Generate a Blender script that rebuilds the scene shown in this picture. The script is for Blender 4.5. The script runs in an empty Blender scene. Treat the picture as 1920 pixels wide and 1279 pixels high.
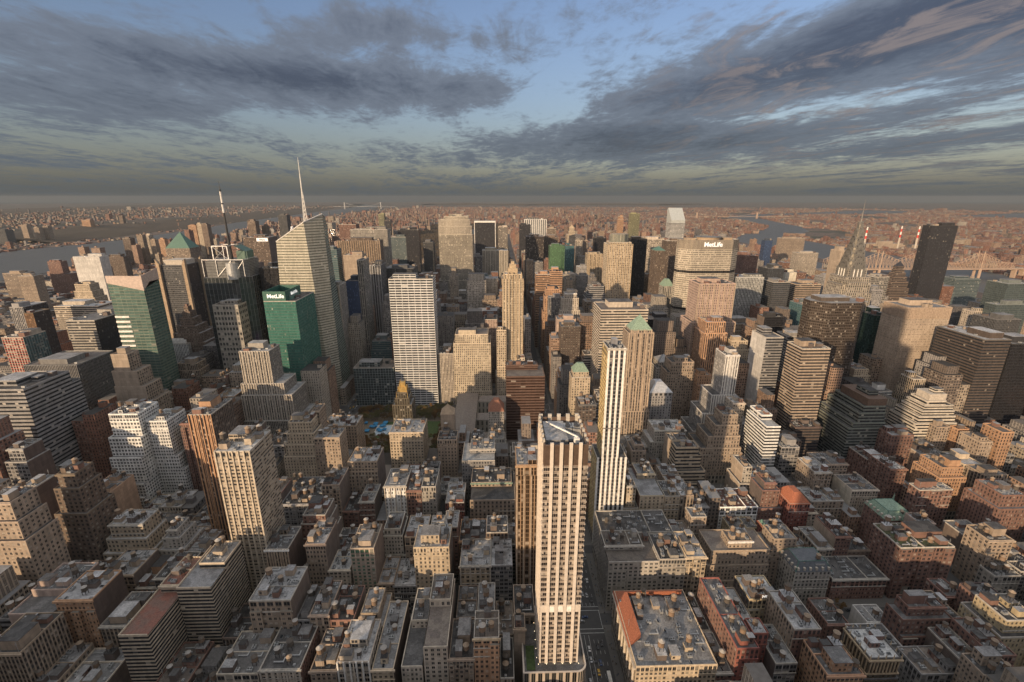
import bpy, math, random
import numpy as np
from mathutils import Vector, Matrix
R = math.radians
C = bpy.context.scene
COL = C.collection
# ---------------------------------------------------------------- camera, sky, sun, exposure
cam = bpy.data.cameras.new('camera'); camo = bpy.data.objects.new('camera', cam); COL.objects.link(camo)
cam.sensor_width = 36.0; cam.lens = 36.0 * 886.0 / 1920.0
cam.clip_start = 1.0; cam.clip_end = 120000.0
CAMLOC = (5.0, -7.0, 322.0)
camo.location = CAMLOC
PITCH = math.atan(269.5 / 886.0); YAW = 0.027
camo.rotation_euler = (math.pi/2 - PITCH, 0, -YAW)
C.camera = camo
SUN_AZ = R(220.0); SUN_EL = R(13.0)          # clockwise from +Y: low, behind and to the left
sd = bpy.data.lights.new('sun', 'SUN'); so = bpy.data.objects.new('sun', sd); COL.objects.link(so)
sd.energy = 4.6; sd.angle = R(0.6); sd.color = (1.0, 0.73, 0.47)
so.location = (-300, -400, 700)
sdir = Vector((math.sin(SUN_AZ)*math.cos(SUN_EL), math.cos(SUN_AZ)*math.cos(SUN_EL), math.sin(SUN_EL)))
so.rotation_euler = sdir.to_track_quat('Z', 'Y').to_euler()
C.view_settings.view_transform = 'Standard'; C.view_settings.look = 'None'
C.view_settings.exposure = 0.30; C.view_settings.gamma = 1.0
C.cycles.max_bounces = 5; C.cycles.diffuse_bounces = 3; C.cycles.glossy_bounces = 2; C.cycles.volume_bounces = 0
C.cycles.transparent_max_bounces = 4
C.cycles.use_denoising = True

class NT:
    """small helper for writing node trees"""
    def __init__(s, tree): s.t = tree; s.n = tree.nodes; s.l = tree.links
    def new(s, ty, **k):
        n = s.n.new(ty)
        for a, v in k.items(): setattr(n, a, v)
        return n
    def put(s, sock, v):
        if v is None: return
        if isinstance(v, bpy.types.NodeSocket): s.l.new(v, sock)
        else: sock.default_value = v
    def m(s, op, a, b=None, c=None):
        n = s.new('ShaderNodeMath', operation=op); s.put(n.inputs[0], a); s.put(n.inputs[1], b); s.put(n.inputs[2], c); return n.outputs[0]
    def vm(s, op, a, b=None, sc=None):
        n = s.new('ShaderNodeVectorMath', operation=op); s.put(n.inputs[0], a); s.put(n.inputs[1], b)
        if sc is not None: s.put(n.inputs['Scale'], sc)
        return n.outputs['Value'] if op in ('LENGTH', 'DOT_PRODUCT', 'DISTANCE') else n.outputs[0]
    def mix(s, f, a, b, bt='MIX'):
        n = s.new('ShaderNodeMix', data_type='RGBA', blend_type=bt); s.put(n.inputs[0], f); s.put(n.inputs[6], a); s.put(n.inputs[7], b); return n.outputs[2]
    def noise(s, vec, scale, det=4, rough=.55, dist=0.0, dim='3D'):
        n = s.new('ShaderNodeTexNoise', noise_dimensions=dim); s.put(n.inputs['Vector'], vec)
        n.inputs['Scale'].default_value = scale; n.inputs['Detail'].default_value = det; n.inputs['Roughness'].default_value = rough; n.inputs['Distortion'].default_value = dist
        return n
    def ramp(s, f, lo, hi, a=0.0, b=1.0):
        n = s.new('ShaderNodeMapRange', interpolation_type='SMOOTHSTEP'); s.put(n.inputs[0], f)
        for i, v in enumerate((lo, hi, a, b)): n.inputs[i+1].default_value = v
        return n.outputs[0]
    def xyz(s, v):
        n = s.new('ShaderNodeSeparateXYZ'); s.put(n.inputs[0], v); return n.outputs
    def comb(s, x, y, z=0.0):
        n = s.new('ShaderNodeCombineXYZ'); s.put(n.inputs[0], x); s.put(n.inputs[1], y); s.put(n.inputs[2], z); return n.outputs[0]

# world: Nishita sky with a layer of evening cloud
W = bpy.data.worlds.new('World'); C.world = W; W.use_nodes = True
w = NT(W.node_tree); w.n.clear()
sky = w.new('ShaderNodeTexSky', sky_type='NISHITA', sun_disc=False)
sky.sun_elevation = SUN_EL; sky.sun_rotation = SUN_AZ; sky.altitude = 50; sky.air_density = 1.2; sky.dust_density = 1.2; sky.ozone_density = 1.5
tc = w.new('ShaderNodeTexCoord'); D = tc.outputs['Generated']
dx, dy, dz = w.xyz(D)
el = w.m('MAXIMUM', dz, 0.0)
# streaky clouds on a high flat layer, stretched along the wind
inv = w.m('DIVIDE', 1.0, w.m('ADD', el, 0.055))
px_ = w.m('MULTIPLY', dx, inv); py_ = w.m('MULTIPLY', dy, inv)
P = w.comb(w.m('ADD', px_, w.m('MULTIPLY', py_, 0.10)), w.m('MULTIPLY', py_, 0.42), 3.7)
n1 = w.noise(P, 0.95, 10, .62, .5).outputs[0]
n2 = w.noise(P, 3.2, 9, .66, .8).outputs[0]
n3 = w.noise(w.comb(px_, w.m('MULTIPLY', py_, .7), 9.1), 9.0, 7, .68, .5).outputs[0]
def blob(ax, ez, sx, sz, amp, sl=0.0):
    """a soft patch of cover centred on a compass bearing and an elevation"""
    a = w.m('ARCTAN2', dx, dy); tilt = w.m('MULTIPLY', w.m('SUBTRACT', a, ax), sl)
    u = w.m('DIVIDE', w.m('SUBTRACT', a, ax), sx); v = w.m('DIVIDE', w.m('SUBTRACT', w.m('SUBTRACT', dz, ez), tilt), sz)
    r = w.m('ADD', w.m('MULTIPLY', u, u), w.m('MULTIPLY', v, v))
    return w.m('MULTIPLY', w.m('POWER', 2.718, w.m('MULTIPLY', r, -1.0)), amp)
cov = w.m('ADD', w.m('MULTIPLY', n1, .46), w.m('ADD', w.m('MULTIPLY', n2, .34), w.m('MULTIPLY', n3, .20)))
BL = [(0.10,.22,.12,.10,-.085),(0.12,.16,.10,.05,-.08),(-.33,.195,.40,.032,.20,-.02),(-.14,.28,.30,.03,.12,-.08),(-.62,.14,.5,.04,.06),(-.42,.30,.25,.03,-.08),(.50,.20,.42,.050,.24,.20),(.40,.095,.34,.035,.17,0.0),(.85,.24,.25,.09,.16),(.58,.135,.16,.018,-.08,.05),(-.1,.13,.3,.03,-.04)]
for b in BL: cov = w.m('ADD', cov, blob(*b))
mask = w.ramp(cov, .462, .590)
dark = w.ramp(cov, .56, .80)
skyc = w.mix(1.0, sky.outputs[0], (1.02,.99,1.22,1), 'MULTIPLY')
lit = w.m('MULTIPLY', w.ramp(n2, .50, .66), w.ramp(dx, .15, .5))
cl = w.mix(dark, (1.55,1.80,2.30,1), (.55,.66,1.0,1))
cl = w.mix(w.m('MULTIPLY', lit, .55), cl, (3.4,2.6,2.2,1))
allc = w.mix(w.m('MULTIPLY', mask, .93), skyc, cl)
# thick air just above the skyline
hz = w.m('POWER', 2.718, w.m('MULTIPLY', w.m('MAXIMUM', dz, 0.0), -8.5))
back = w.ramp(dy, -.5, .5, 1.0, 0.0)          # the sunset side, behind the camera, stays bright
hc = w.mix(back, (.62,.78,.88,1), (17.0,13.5,10.5,1))
allc = w.mix(w.m('MULTIPLY', hz, .93), allc, hc)
# unseen zenith brightened, added to lift the ambient light on the city
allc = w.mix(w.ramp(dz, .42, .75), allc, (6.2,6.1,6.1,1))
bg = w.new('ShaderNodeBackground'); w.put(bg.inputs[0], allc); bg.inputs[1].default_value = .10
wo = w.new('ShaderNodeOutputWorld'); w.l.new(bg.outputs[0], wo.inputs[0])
# ---------------------------------------------------------------- materials
def mat(name):
    m = bpy.data.materials.new(name); m.use_nodes = True; t = NT(m.node_tree)
    b = t.n['Principled BSDF']; return m, t, b
def simple(name, col, rough=.8, metal=0.0, var=.18, sc=.4, emis=None):
    m, t, b = mat(name)
    tcn = t.new('ShaderNodeTexCoord')
    n = t.noise(tcn.outputs['Object'], sc, 4, .6)
    f = t.ramp(n.outputs[0], .3, .7, 1-var, 1+var)
    oi = t.new('ShaderNodeObjectInfo')
    f = t.m('MULTIPLY', f, t.m('ADD', .92, t.m('MULTIPLY', oi.outputs['Random'], .16)))
    c = t.vm('SCALE', (col[0], col[1], col[2]), None, f)
    t.put(b.inputs['Base Color'], c); b.inputs['Roughness'].default_value = rough; b.inputs['Metallic'].default_value = metal
    if emis: b.inputs['Emission Color'].default_value = (*emis[:3], 1); b.inputs['Emission Strength'].default_value = emis[3]
    return m
def facade_material():
    m, t, b = mat('facade')
    A = {k: t.new('ShaderNodeAttribute', attribute_name=k) for k in ('wall', 'span', 'glass', 'prm')}
    uv = t.new('ShaderNodeUVMap', uv_map='UVMap').outputs[0]
    u, v, _ = t.xyz(uv)
    fu = t.m('FRACT', u); fv = t.m('FRACT', v); iu = t.m('FLOOR', u); iv = t.m('FLOOR', v)
    pr = t.new('ShaderNodeSeparateColor'); t.put(pr.inputs[0], A['prm'].outputs['Color'])
    ww, hh, bl = pr.outputs; gl = A['prm'].outputs['Alpha']
    du = t.m('ABSOLUTE', t.m('SUBTRACT', fu, .5)); dv = t.m('ABSOLUTE', t.m('SUBTRACT', fv, .52))
    mu = t.m('LESS_THAN', du, t.m('MULTIPLY', ww, .5)); mv = t.m('LESS_THAN', dv, t.m('MULTIPLY', hh, .5))
    mull = t.m('MAXIMUM', t.m('GREATER_THAN', du, .022), t.m('GREATER_THAN', ww, .9))
    win = t.m('MULTIPLY', t.m('MULTIPLY', mu, mv), mull)
    wn = t.new('ShaderNodeTexWhiteNoise', noise_dimensions='2D'); t.put(wn.inputs['Vector'], t.comb(iu, iv))
    r1 = wn.outputs['Value']; rc = t.new('ShaderNodeSeparateColor'); t.put(rc.inputs[0], wn.outputs['Color']); r2, r3, r4 = rc.outputs
    # roller blinds: a random share of the windows, drawn down by a random amount
    rib = t.m('GREATER_THAN', ww, .9); isb = t.m('LESS_THAN', r1, t.m('MULTIPLY', bl, t.m('SUBTRACT', 1.0, t.m('MULTIPLY', rib, .80))))
    low = t.m('GREATER_THAN', fv, t.m('ADD', .25, t.m('MULTIPLY', r2, .5)))
    blind = t.m('MULTIPLY', isb, low)
    g = t.vm('SCALE', A['glass'].outputs['Color'], None, t.m('ADD', t.m('ADD', .45, t.m('MULTIPLY', rib, .40)), t.m('MULTIPLY', r3, t.m('SUBTRACT', 1.1, t.m('MULTIPLY', rib, .75)))))
    bc = t.mix(.55, A['wall'].outputs['Color'], (.46, .42, .35, 1)); bc = t.vm('SCALE', bc, None, t.m('ADD', .45, t.m('MULTIPLY', r4, .75)))
    g = t.mix(t.m('MULTIPLY', blind, .85), g, bc)
    # weathering
    geo = t.new('ShaderNodeNewGeometry')
    pos = geo.outputs['Position']; x, y, z = t.xyz(pos)
    nz = t.noise(t.comb(x, y, t.m('MULTIPLY', z, .12)), .35, 4, .65).outputs[0]
    nb = t.noise(pos, .035, 3, .5).outputs[0]
    nf = t.noise(t.comb(t.m('MULTIPLY', iu, 5.1), iv), 3.1, 0, .5).outputs[0]
    wf = t.m('MULTIPLY', t.ramp(nz, .25, .75, .80, 1.12), t.ramp(nb, .3, .7, .90, 1.08))
    wf = t.m('MULTIPLY', wf, t.ramp(nf, .3, .7, .90, 1.08))
    wn2 = t.new('ShaderNodeTexWhiteNoise', noise_dimensions='1D'); t.put(wn2.inputs['W'], iv)
    wf = t.m('MULTIPLY', wf, t.m('ADD', .93, t.m('MULTIPLY', wn2.outputs['Value'], .12)))
    # a thin shadowless joint line at every floor
    fl = t.m('LESS_THAN', fv, .06); wf = t.m('MULTIPLY', wf, t.m('SUBTRACT', 1.0, t.m('MULTIPLY', fl, .22)))
    wall = t.vm('SCALE', A['wall'].outputs['Color'], None, wf)
    span = t.vm('SCALE', A['span'].outputs['Color'], None, wf)
    c = t.mix(mu, wall, span); c = t.mix(win, c, g)
    t.put(b.inputs['Base Color'], c)
    nob = t.m('MULTIPLY', win, t.m('SUBTRACT', 1.0, t.m('MULTIPLY', blind, .8)))
    t.put(b.inputs['Metallic'], t.m('MULTIPLY', nob, gl))
    t.put(b.inputs['Roughness'], t.m('SUBTRACT', .85, t.m('MULTIPLY', nob, t.m('ADD', .55, t.m('MULTIPLY', r2, .2)))))
    bp = t.new('ShaderNodeBump'); bp.inputs['Strength'].default_value = .5; bp.inputs['Distance'].default_value = .35
    t.put(bp.inputs['Height'], t.m('SUBTRACT', 1.0, win)); t.put(b.inputs['Normal'], bp.outputs[0])
    return m
FAC = facade_material()
def roof_material(name, col, patch):
    m, t, b = mat(name)
    geo = t.new('ShaderNodeNewGeometry'); pos = geo.outputs['Position']
    oi = t.new('ShaderNodeObjectInfo')
    n1 = t.noise(pos, .10, 5, .7, .6).outputs[0]; n2 = t.noise(pos, .9, 5, .7).outputs[0]
    vo = t.new('ShaderNodeTexVoronoi', distance='CHEBYCHEV'); t.put(vo.inputs['Vector'], pos); vo.inputs['Scale'].default_value = .16
    sc = t.new('ShaderNodeSeparateColor'); t.put(sc.inputs[0], vo.outputs['Color'])
    br = t.new('ShaderNodeTexBrick'); t.put(br.inputs['Vector'], t.vm('SCALE', pos, None, .35)); br.inputs['Color1'].default_value = (1, 1, 1, 1); br.inputs['Color2'].default_value = (.86, .86, .86, 1)
    br.inputs['Mortar'].default_value = (.62, .62, .62, 1); br.inputs['Mortar Size'].default_value = .02
    f = t.m('MULTIPLY', t.ramp(n2, .3, .7, .72, 1.22), t.m('ADD', .62, t.m('MULTIPLY', oi.outputs['Random'], .75)))
    c = t.mix(t.m('MULTIPLY', t.ramp(t.m('ADD', n1, t.m('MULTIPLY', sc.outputs[0], .22)), .50, .74), .7), (*col, 1), (*patch, 1))
    c = t.mix(1.0, c, br.outputs[0], 'MULTIPLY')
    st = t.ramp(n1, .62, .72, 1.0, .55)
    t.put(b.inputs['Base Color'], t.vm('SCALE', c, None, t.m('MULTIPLY', f, st))); b.inputs['Roughness'].default_value = .8
    return m
RM = {'tar': roof_material('roof_tar', (.055, .053, .052), (.14, .135, .13)),
      'grey': roof_material('roof_grey', (.22, .215, .21), (.09, .088, .086)),
      'silver': roof_material('roof_silver', (.42, .42, .42), (.20, .20, .20)),
      'tan': roof_material('roof_gravel', (.21, .18, .15), (.12, .10, .09)),
      'red': roof_material('roof_red_paving', (.20, .085, .06), (.14, .10, .08)),
      'white': roof_material('roof_white', (.55, .55, .53), (.30, .30, .30)),
      'green': roof_material('roof_garden', (.05, .07, .03), (.12, .09, .05))}
PM = dict(
    cream=simple('cream_pier', (.50, .43, .33), .85), orangep=simple('orange_brick_pier', (.46, .27, .15), .85), tanp=simple('tan_stone_pier', (.38, .30, .22), .85), greyp=simple('grey_pier', (.24, .23, .22), .8),
    copper=simple('green_copper', (.08, .165, .13), .65, var=.35, sc=.9), copperl=simple('pale_green_copper', (.20, .28, .21), .75, var=.35, sc=.9), copperd=simple('dark_copper', (.07, .13, .10), .6),
    stone=simple('light_stone', (.46, .41, .34), .85), white=simple('white_paint', (.70, .68, .63), .7), buffc=simple('buff_stone', (.42, .33, .22), .85),
    grey=simple('grey_metal', (.27, .27, .27), .5, .3), silver=simple('silver_metal', (.50, .50, .50), .45, .5), darkc=simple('dark_metal', (.05, .05, .055), .5, .3),
    redtile=simple('red_roof_tile', (.24, .11, .07), .85, var=.3, sc=1.6), orangetile=simple('orange_roof_tile', (.33, .115, .06), .85, var=.35, sc=1.6), slate=simple('slate', (.10, .11, .12), .6),
    tan=simple('tan_brick', (.33, .25, .17), .9), gold=simple('gilding', (.55, .38, .14), .4, .6), wood=simple('tank_wood', (.24, .165, .11), .9),
    tankroof=simple('tank_roof', (.27, .205, .145), .8), tankdark=simple('weathered_tank_wood', (.10, .085, .07), .9), tankmetal=simple('pale_tank_roof', (.34, .32, .29), .7),
    steel=simple('black_steel', (.05, .05, .05), .6, .4), coping=simple('coping_stone', (.42, .39, .34), .85), darkcop=simple('dark_coping', (.13, .125, .12), .85),
    ac=simple('galvanised_sheet', (.38, .39, .39), .5, .4), fan=simple('fan_grille', (.07, .07, .07), .6, .3), louvre=simple('brown_louvre', (.14, .095, .07), .7, .2),
    nick=simple('stainless_cladding', (.27, .255, .225), .38, .6), yel=simple('yellow_paint', (.60, .35, .03), .35), blk=simple('black_paint', (.02, .02, .022), .3),
    carw=simple('white_car_paint', (.65, .65, .65), .35), carg=simple('silver_car_paint', (.32, .33, .34), .3, .4), carr=simple('red_car_paint', (.30, .03, .02), .35), carb=simple('blue_car_paint', (.04, .07, .16), .35),
    cglass=simple('car_glass', (.02, .025, .03), .1), tyre=simple('rubber', (.02, .02, .02), .9), rink=simple('rink_ice', (.45, .55, .62), .3), tentb=simple('blue_tent', (.03, .22, .42), .6),
    redmark=simple('red_marking_paint', (.55, .05, .03), .6), bridge=simple('bridge_paint', (.42, .31, .23), .7), grass=simple('lawn', (.05, .08, .025), .95, var=.3),
    skin=simple('skin', (.35, .22, .15), .7), signw=simple('white_sign_face', (.75, .75, .72), .5, emis=(1, .98, .92, .35)), lit=simple('lit_billboard', (.5, .1, .5), .5, emis=(.75, .12, .95, 2.2)),
    signd=simple('dark_sign_letters', (.03, .03, .035), .6), steam=simple('pale_vapour', (.7, .7, .72), 1.0), blue=simple('blue_sheeting', (.04, .12, .30), .7), lamp=simple('warm_lamp', (.8, .7, .5), .5, emis=(1, .82, .5, 2.5)))

# ---------------------------------------------------------------- facade styles: wall, spandrel, glass colours
CO = dict(stripeb=(.17, .17, .18), dg2=(.17, .165, .155), zig=(.15, .165, .14), creamz=(.52, .46, .36), lime=(.34, .31, .26), black=(.028, .028, .032), bronze=(.13, .085, .05), bronze2=(.085, .065, .05), grey=(.25, .24, .23), tan=(.31, .235, .165), brown=(.17, .12, .085), brick=(.20, .105, .075),
          cream=(.46, .39, .30), buff=(.44, .35, .235), buff2=(.50, .41, .28), lime3=(.40, .35, .26), orange=(.42, .235, .12), pink=(.38, .27, .21), dgrey=(.10, .10, .10), white=(.74, .70, .62), blankw=(.50, .48, .44), dbrown=(.09, .065, .05),
          red=(.24, .075, .05), yellow=(.55, .40, .16), rust=(.125, .07, .05), gold=(.10, .085, .055), hotel=(.40, .33, .26), blankb=(.16, .12, .095), blankd=(.13, .10, .085), blankt=(.34, .265, .19),
          blankp=(.38, .28, .22), blankc=(.60, .54, .42), blanko=(.40, .26, .16), blankbr=(.11, .075, .06), teal=(.13, .165, .165), olive=(.24, .23, .11), silver=(.50, .48, .45), stripe=(.22, .21, .20),
          green=(.24, .27, .20), green2=(.10, .17, .10), greend=(.03, .06, .05), teald=(.04, .07, .07), tealg=(.13, .15, .14), green3=(.34, .27, .20), emer=(.10, .21, .165), balc=(.42, .34, .24), blue=(.04, .06, .09), dg=(.05, .055, .06), tanpin=(.36, .28, .20), hero=(.50, .44, .37), glassgrid=(.28, .31, .30), yellowb=(.37, .29, .16),
          goldb=(.34, .21, .11), stripew=(.66, .64, .60), glassw=(.42, .42, .39))
def colour(k):
    while k and k not in CO: k = k[:-1]
    return CO.get(k, (.3, .24, .18))
PAT = dict(P=(.44, .50, 3.1, 3.7, .30, .15), G=(.72, .62, 3.4, 3.9, .22, .25), G2=(.62, .58, 4.6, 7.6, .2, .2), R=(1.01, .46, 3.0, 3.9, .22, .25), V=(.52, .62, 2.7, 3.7, .22, .2), W=(.93, .52, 9.0, 3.9, .12, .2), C=(.95, .80, 1.7, 3.9, .0, .55), X=(.86, .66, 2.0, 3.6, .2, .3))
OVR = dict(stripeb=(.9, .7, 2.0, 3.7, .03, .5), black=(.92, .75, 2.0, 3.8, .06, .12), balc=(.78, .42, 3.4, 2.9, .25, .15), balc2=(1.01, .55, 3.0, 2.9, .2, .15), tanpin=(.34, .34, 2.0, 3.6, .35, .3), stripew=(.50, .9, 3.4, 3.7, .1, .5), lime3=(.46, .72, 2.6, 3.7, .18, .2), hotel=(.62, .55, 2.6, 3.2, .3, .1), dgrey=(.6, .62, 2.0, 3.7, .03, .3), dg2=(.55, .8, 2.2, 3.8, .05, .25), bronze2=(.80, .6, 2.3, 3.7, .12, .3), dbrown2=(1.01, .5, 2.4, 3.8, .2, .2), rust=(1.01, .5, 6, 3.8, .06, .2), green=(.96, .55, 6, 4.0, .05, .45), emer=(.93, .62, 1.6, 4.0, .10, .35),
           silver=(.52, .95, 3.2, 3.7, .15, .2), goldb=(.80, .78, 3.2, 3.9, .12, .6), green3=(.50, .5, 2.8, 3.3, .3, .2), white=(.93, .54, 9.0, 3.9, .04, .1), glassgrid=(.88, .86, 4.2, 4.2, .05, .6), dbrownw=(.45, .4, 4.0, 3.6, .75, .1),
           white4=(.60, .46, 2.4, 3.6, .15, .1), yellow=(.6, .6, 3.5, 3.7, .1, .6), blackg=(.7, .6, 2.2, 3.8, .1, .4), cream3=(.66, .60, 4.2, 4.2, .25, .2), tan5=(.50, .55, 3.0, 4.2, .1, .2), goldo=(.4, .85, 3.0, 9.0, .1, .1), stripe=(.5, .96, 4.0, 3.8, .05, .3),
           brick=(.42, .5, 3.1, 3.5, .3, .1), red=(.55, .5, 3.0, 3.7, .3, .1))
GL = dict(black=(.012, .012, .014), teal2=(.05, .07, .075), tealg=(.05, .065, .065), green=(.035, .07, .06), emer=(.022, .085, .066), green2=(.06, .12, .06), greend=(.015, .035, .03), teal=(.05, .11, .12), bronze2=(.045, .035, .028), bronze=(.10, .06, .035), blue=(.03, .05, .10), goldb=(.10, .07, .045), gold=(.05, .04, .03), green3=(.06, .15, .10), glassgrid=(.05, .075, .075), rust=(.045, .025, .018))
def style(s):
    pat, ck = s.split(':')[:2]
    pr = list(OVR.get(ck, PAT[pat])); wall = colour(ck)
    lum = .3*wall[0]+.6*wall[1]+.1*wall[2]; wall = tuple(min(.72, (lum+(c-lum)*.84)*1.08) for c in wall)
    k = ck
    while k and k not in GL: k = k[:-1]
    gl = GL.get(k, (.035, .038, .042))
    if ck.startswith('blank'): pr[0] = 0.0
    if pat == 'C':
        sp = tuple(.55*a+.45*b for a, b in zip(gl, wall)); gl = tuple(min(.5, g*2.2+.015) for g in gl)
        if ck not in ('emer', 'green', 'tealg'): wall = tuple(a*.8+.01 for a in wall)
    elif pat == 'V': sp = tuple(a*.42 for a in wall)
    elif pat == 'R': sp = wall
    elif pat == 'G': sp = tuple(a*.80 for a in wall)
    else: sp = tuple(a*.93 for a in wall)
    if ck == 'stripew': sp = (.05, .06, .08)
    if ck == 'yellow': sp = (.5, .36, .15)
    if ck == 'silver': sp = (.07, .06, .055)
    if ck == 'hotel': sp = (.30, .07, .05)
    if ck == 'goldo': sp = (.20, .14, .08)
    if ck.startswith('orange') and pat == 'V': sp = (.07, .045, .04)
    return wall, sp, gl, pr

# ---------------------------------------------------------------- mesh builder
class MB:
    def __init__(s): s.v = []; s.f = []; s.uv = []; s.a = []; s.m = []
    def face(s, pts, uv=None, st=None, m=0):
        i = len(s.v); s.v += [tuple(p) for p in pts]; s.f.append(tuple(range(i, i+len(pts))))
        s.uv += uv if uv else [(0, 0)]*len(pts); s.a.append(st); s.m.append(m)
    def box(s, x0, x1, y0, y1, z0, z1, m=0, bottom=False, top=True):
        p = [(x0, y0), (x1, y0), (x1, y1), (x0, y1)]
        for i in range(4):
            a, b = p[i], p[(i+1) % 4]; s.face([(*a, z0), (*b, z0), (*b, z1), (*a, z1)], m=m)
        if top: s.face([(*q, z1) for q in p], m=m)
        if bottom: s.face([(*q, z0) for q in reversed(p)], m=m)
    def wallquad(s, a, b, z0, z1, st, a2=None, b2=None, nb=None):
        wall, sp, gl, pr = st
        L = math.dist(a, b); H = max(z1-z0, .1)
        n = nb or max(1, round(L/pr[2])); k = max(1, round(H/pr[3]))
        ou, ov = RNG.randint(0, 400), RNG.randint(0, 90)
        a2 = a2 or a; b2 = b2 or b
        s.face([(a[0], a[1], z0), (b[0], b[1], z0), (b2[0], b2[1], z1), (a2[0], a2[1], z1)], [(ou, ov), (ou+n, ov), (ou+n, ov+k), (ou, ov+k)], st)
    def ring(s, cx, cy, z0, z1, r0, r1, n=12, m=0, cap=True, ph=0.0):
        c = [(math.cos(ph+2*math.pi*i/n), math.sin(ph+2*math.pi*i/n)) for i in range(n)]
        for i in range(n):
            p, q = c[i], c[(i+1) % n]
            A = [(cx+p[0]*r0, cy+p[1]*r0, z0), (cx+q[0]*r0, cy+q[1]*r0, z0), (cx+q[0]*r1, cy+q[1]*r1, z1), (cx+p[0]*r1, cy+p[1]*r1, z1)]
            if r1 < 1e-4: A = A[:3]
            s.face(A, m=m)
        if cap and r1 > 1e-4: s.face([(cx+p[0]*r1, cy+p[1]*r1, z1) for p in c], m=m)
    def bar(s, a, b, r, m=0):
        a = Vector(a); b = Vector(b); d = (b-a).normalized(); u = d.orthogonal().normalized(); v = d.cross(u)
        k = [u*r, v*r, -u*r, -v*r]
        for i in range(4):
            s.face([a+k[i], a+k[(i+1) % 4], b+k[(i+1) % 4], b+k[i]], m=m)
        s.face([b+q for q in k], m=m)
    def mesh(s, name):
        me = bpy.data.meshes.new(name); me.from_pydata(s.v, [], s.f)
        if any(a is not None for a in s.a):
            ul = me.uv_layers.new(name='UVMap'); ul.data.foreach_set('uv', np.array(s.uv, dtype=np.float32).ravel())
            blank = ((.3, .3, .3), (.3, .3, .3), (.04, .04, .04), (0, .5, 3, 3, 0, 0))
            for k, nm in enumerate(('wall', 'span', 'glass', 'prm')):
                at = me.attributes.new(nm, 'FLOAT_COLOR', 'FACE')
                dat = []
                for a in s.a:
                    a = a or blank
                    dat += [a[3][0], a[3][1], a[3][4], a[3][5]] if nm == 'prm' else [*a[k], 1.0]
                at.data.foreach_set('color', np.array(dat, dtype=np.float32))
        return me
    def build(s, name, mats, parent=None, loc=None):
        me = s.mesh(name)
        for m in (mats if isinstance(mats, (list, tuple)) else [mats]): me.materials.append(m)
        me.polygons.foreach_set('material_index', np.array(s.m, dtype=np.int32)); me.update()
        return put(name, me, parent, loc)
RNG = random.Random(11)
def put(name, data, parent=None, loc=None):
    o = bpy.data.objects.new(name, data); COL.objects.link(o)
    if loc is not None: o.location = loc
    if parent is not None: o.parent = parent
    return o
def tag(o, label=None, cat=None, group=None, kind=None):
    if label: o['label'] = label
    if cat: o['category'] = cat
    if group: o['group'] = group
    if kind: o['kind'] = kind
    return o
def thing(name, label, cat, loc=(0, 0, 0), group=None, rz=0):
    o = put(name, None, None, loc); o.rotation_euler.z = rz; o.empty_display_size = 2
    return tag(o, label, cat, group)

# shared roof equipment ------------------------------------------------------
def tank_mesh():
    b = MB()
    for sx in (-1, 1):
        for sy in (-1, 1): b.box(sx*1.3-.14, sx*1.3+.14, sy*1.3-.14, sy*1.3+.14, 0, 3.2, m=1)
    b.box(-1.7, 1.7, -1.7, 1.7, 3.2, 3.45, m=1, bottom=True)
    b.ring(0, 0, 3.45, 7.2, 2.0, 1.9, 14, m=0)
    for z in (4.1, 4.9, 5.7, 6.5): b.ring(0, 0, z, z+.1, 2.04, 2.04, 14, m=1, cap=False)
    return b
TB = tank_mesh()
TANK = []
for wd in ('wood', 'tankdark', 'wood'):
    me = TB.mesh('water_tank'); me.materials.append(PM[wd]); me.materials.append(PM['steel'])
    me.polygons.foreach_set('material_index', np.array(TB.m, dtype=np.int32)); TANK.append(me)
TR = []
for k in ('tankroof', 'tankdark', 'tankmetal'):
    b = MB(); b.ring(0, 0, 7.2, 8.7, 2.25, 0.0, 14); me = b.mesh('tank_roof'); me.materials.append(PM[k]); TR.append(me)
b = MB(); b.box(-1.6, 1.6, -1.1, 1.1, .3, 1.9, m=0); b.box(-1.5, 1.5, -1.0, 1.0, 0, .3, m=1, top=False)
for sx in (-.8, .8): b.ring(sx, 0, 1.9, 2.15, .62, .62, 10, m=1)
ACM = b.mesh('cooling_unit'); ACM.materials.append(PM['ac']); ACM.materials.append(PM['fan']); ACM.polygons.foreach_set('material_index', np.array(b.m, dtype=np.int32))
b = MB(); b.box(-3.2, 3.2, -.35, .35, .4, 1.1, m=0, bottom=True); b.box(2.5, 3.2, .35, 3.0, .4, 1.1, m=0, bottom=True)
for q in (-2.8, 0, 2.8): b.box(q-.1, q+.1, -.3, .3, 0, .4, m=0, top=False)
DUCT = b.mesh('duct'); DUCT.materials.append(PM['ac'])
b = MB(); b.box(-.7, .7, -.7, .7, 0, 1.0); b.ring(0, 0, 1.0, 1.5, .35, .35, 8)
VENT = b.mesh('roof_vent'); VENT.materials.append(PM['ac'])
b = MB(); b.box(-1.3, 1.3, -.8, .8, 0, .5, m=0); b.face([(-1.2, -.7, .52), (1.2, -.7, .52), (1.2, .7, .9), (-1.2, .7, .9)], m=1); b.face([(-1.2, .7, .52), (-1.2, .7, .9), (1.2, .7, .9), (1.2, .7, .52)], m=0)
SKYL = b.mesh('skylight'); SKYL.materials.append(PM['ac']); SKYL.materials.append(PM['cglass']); SKYL.polygons.foreach_set('material_index', np.array(b.m, dtype=np.int32))

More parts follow.
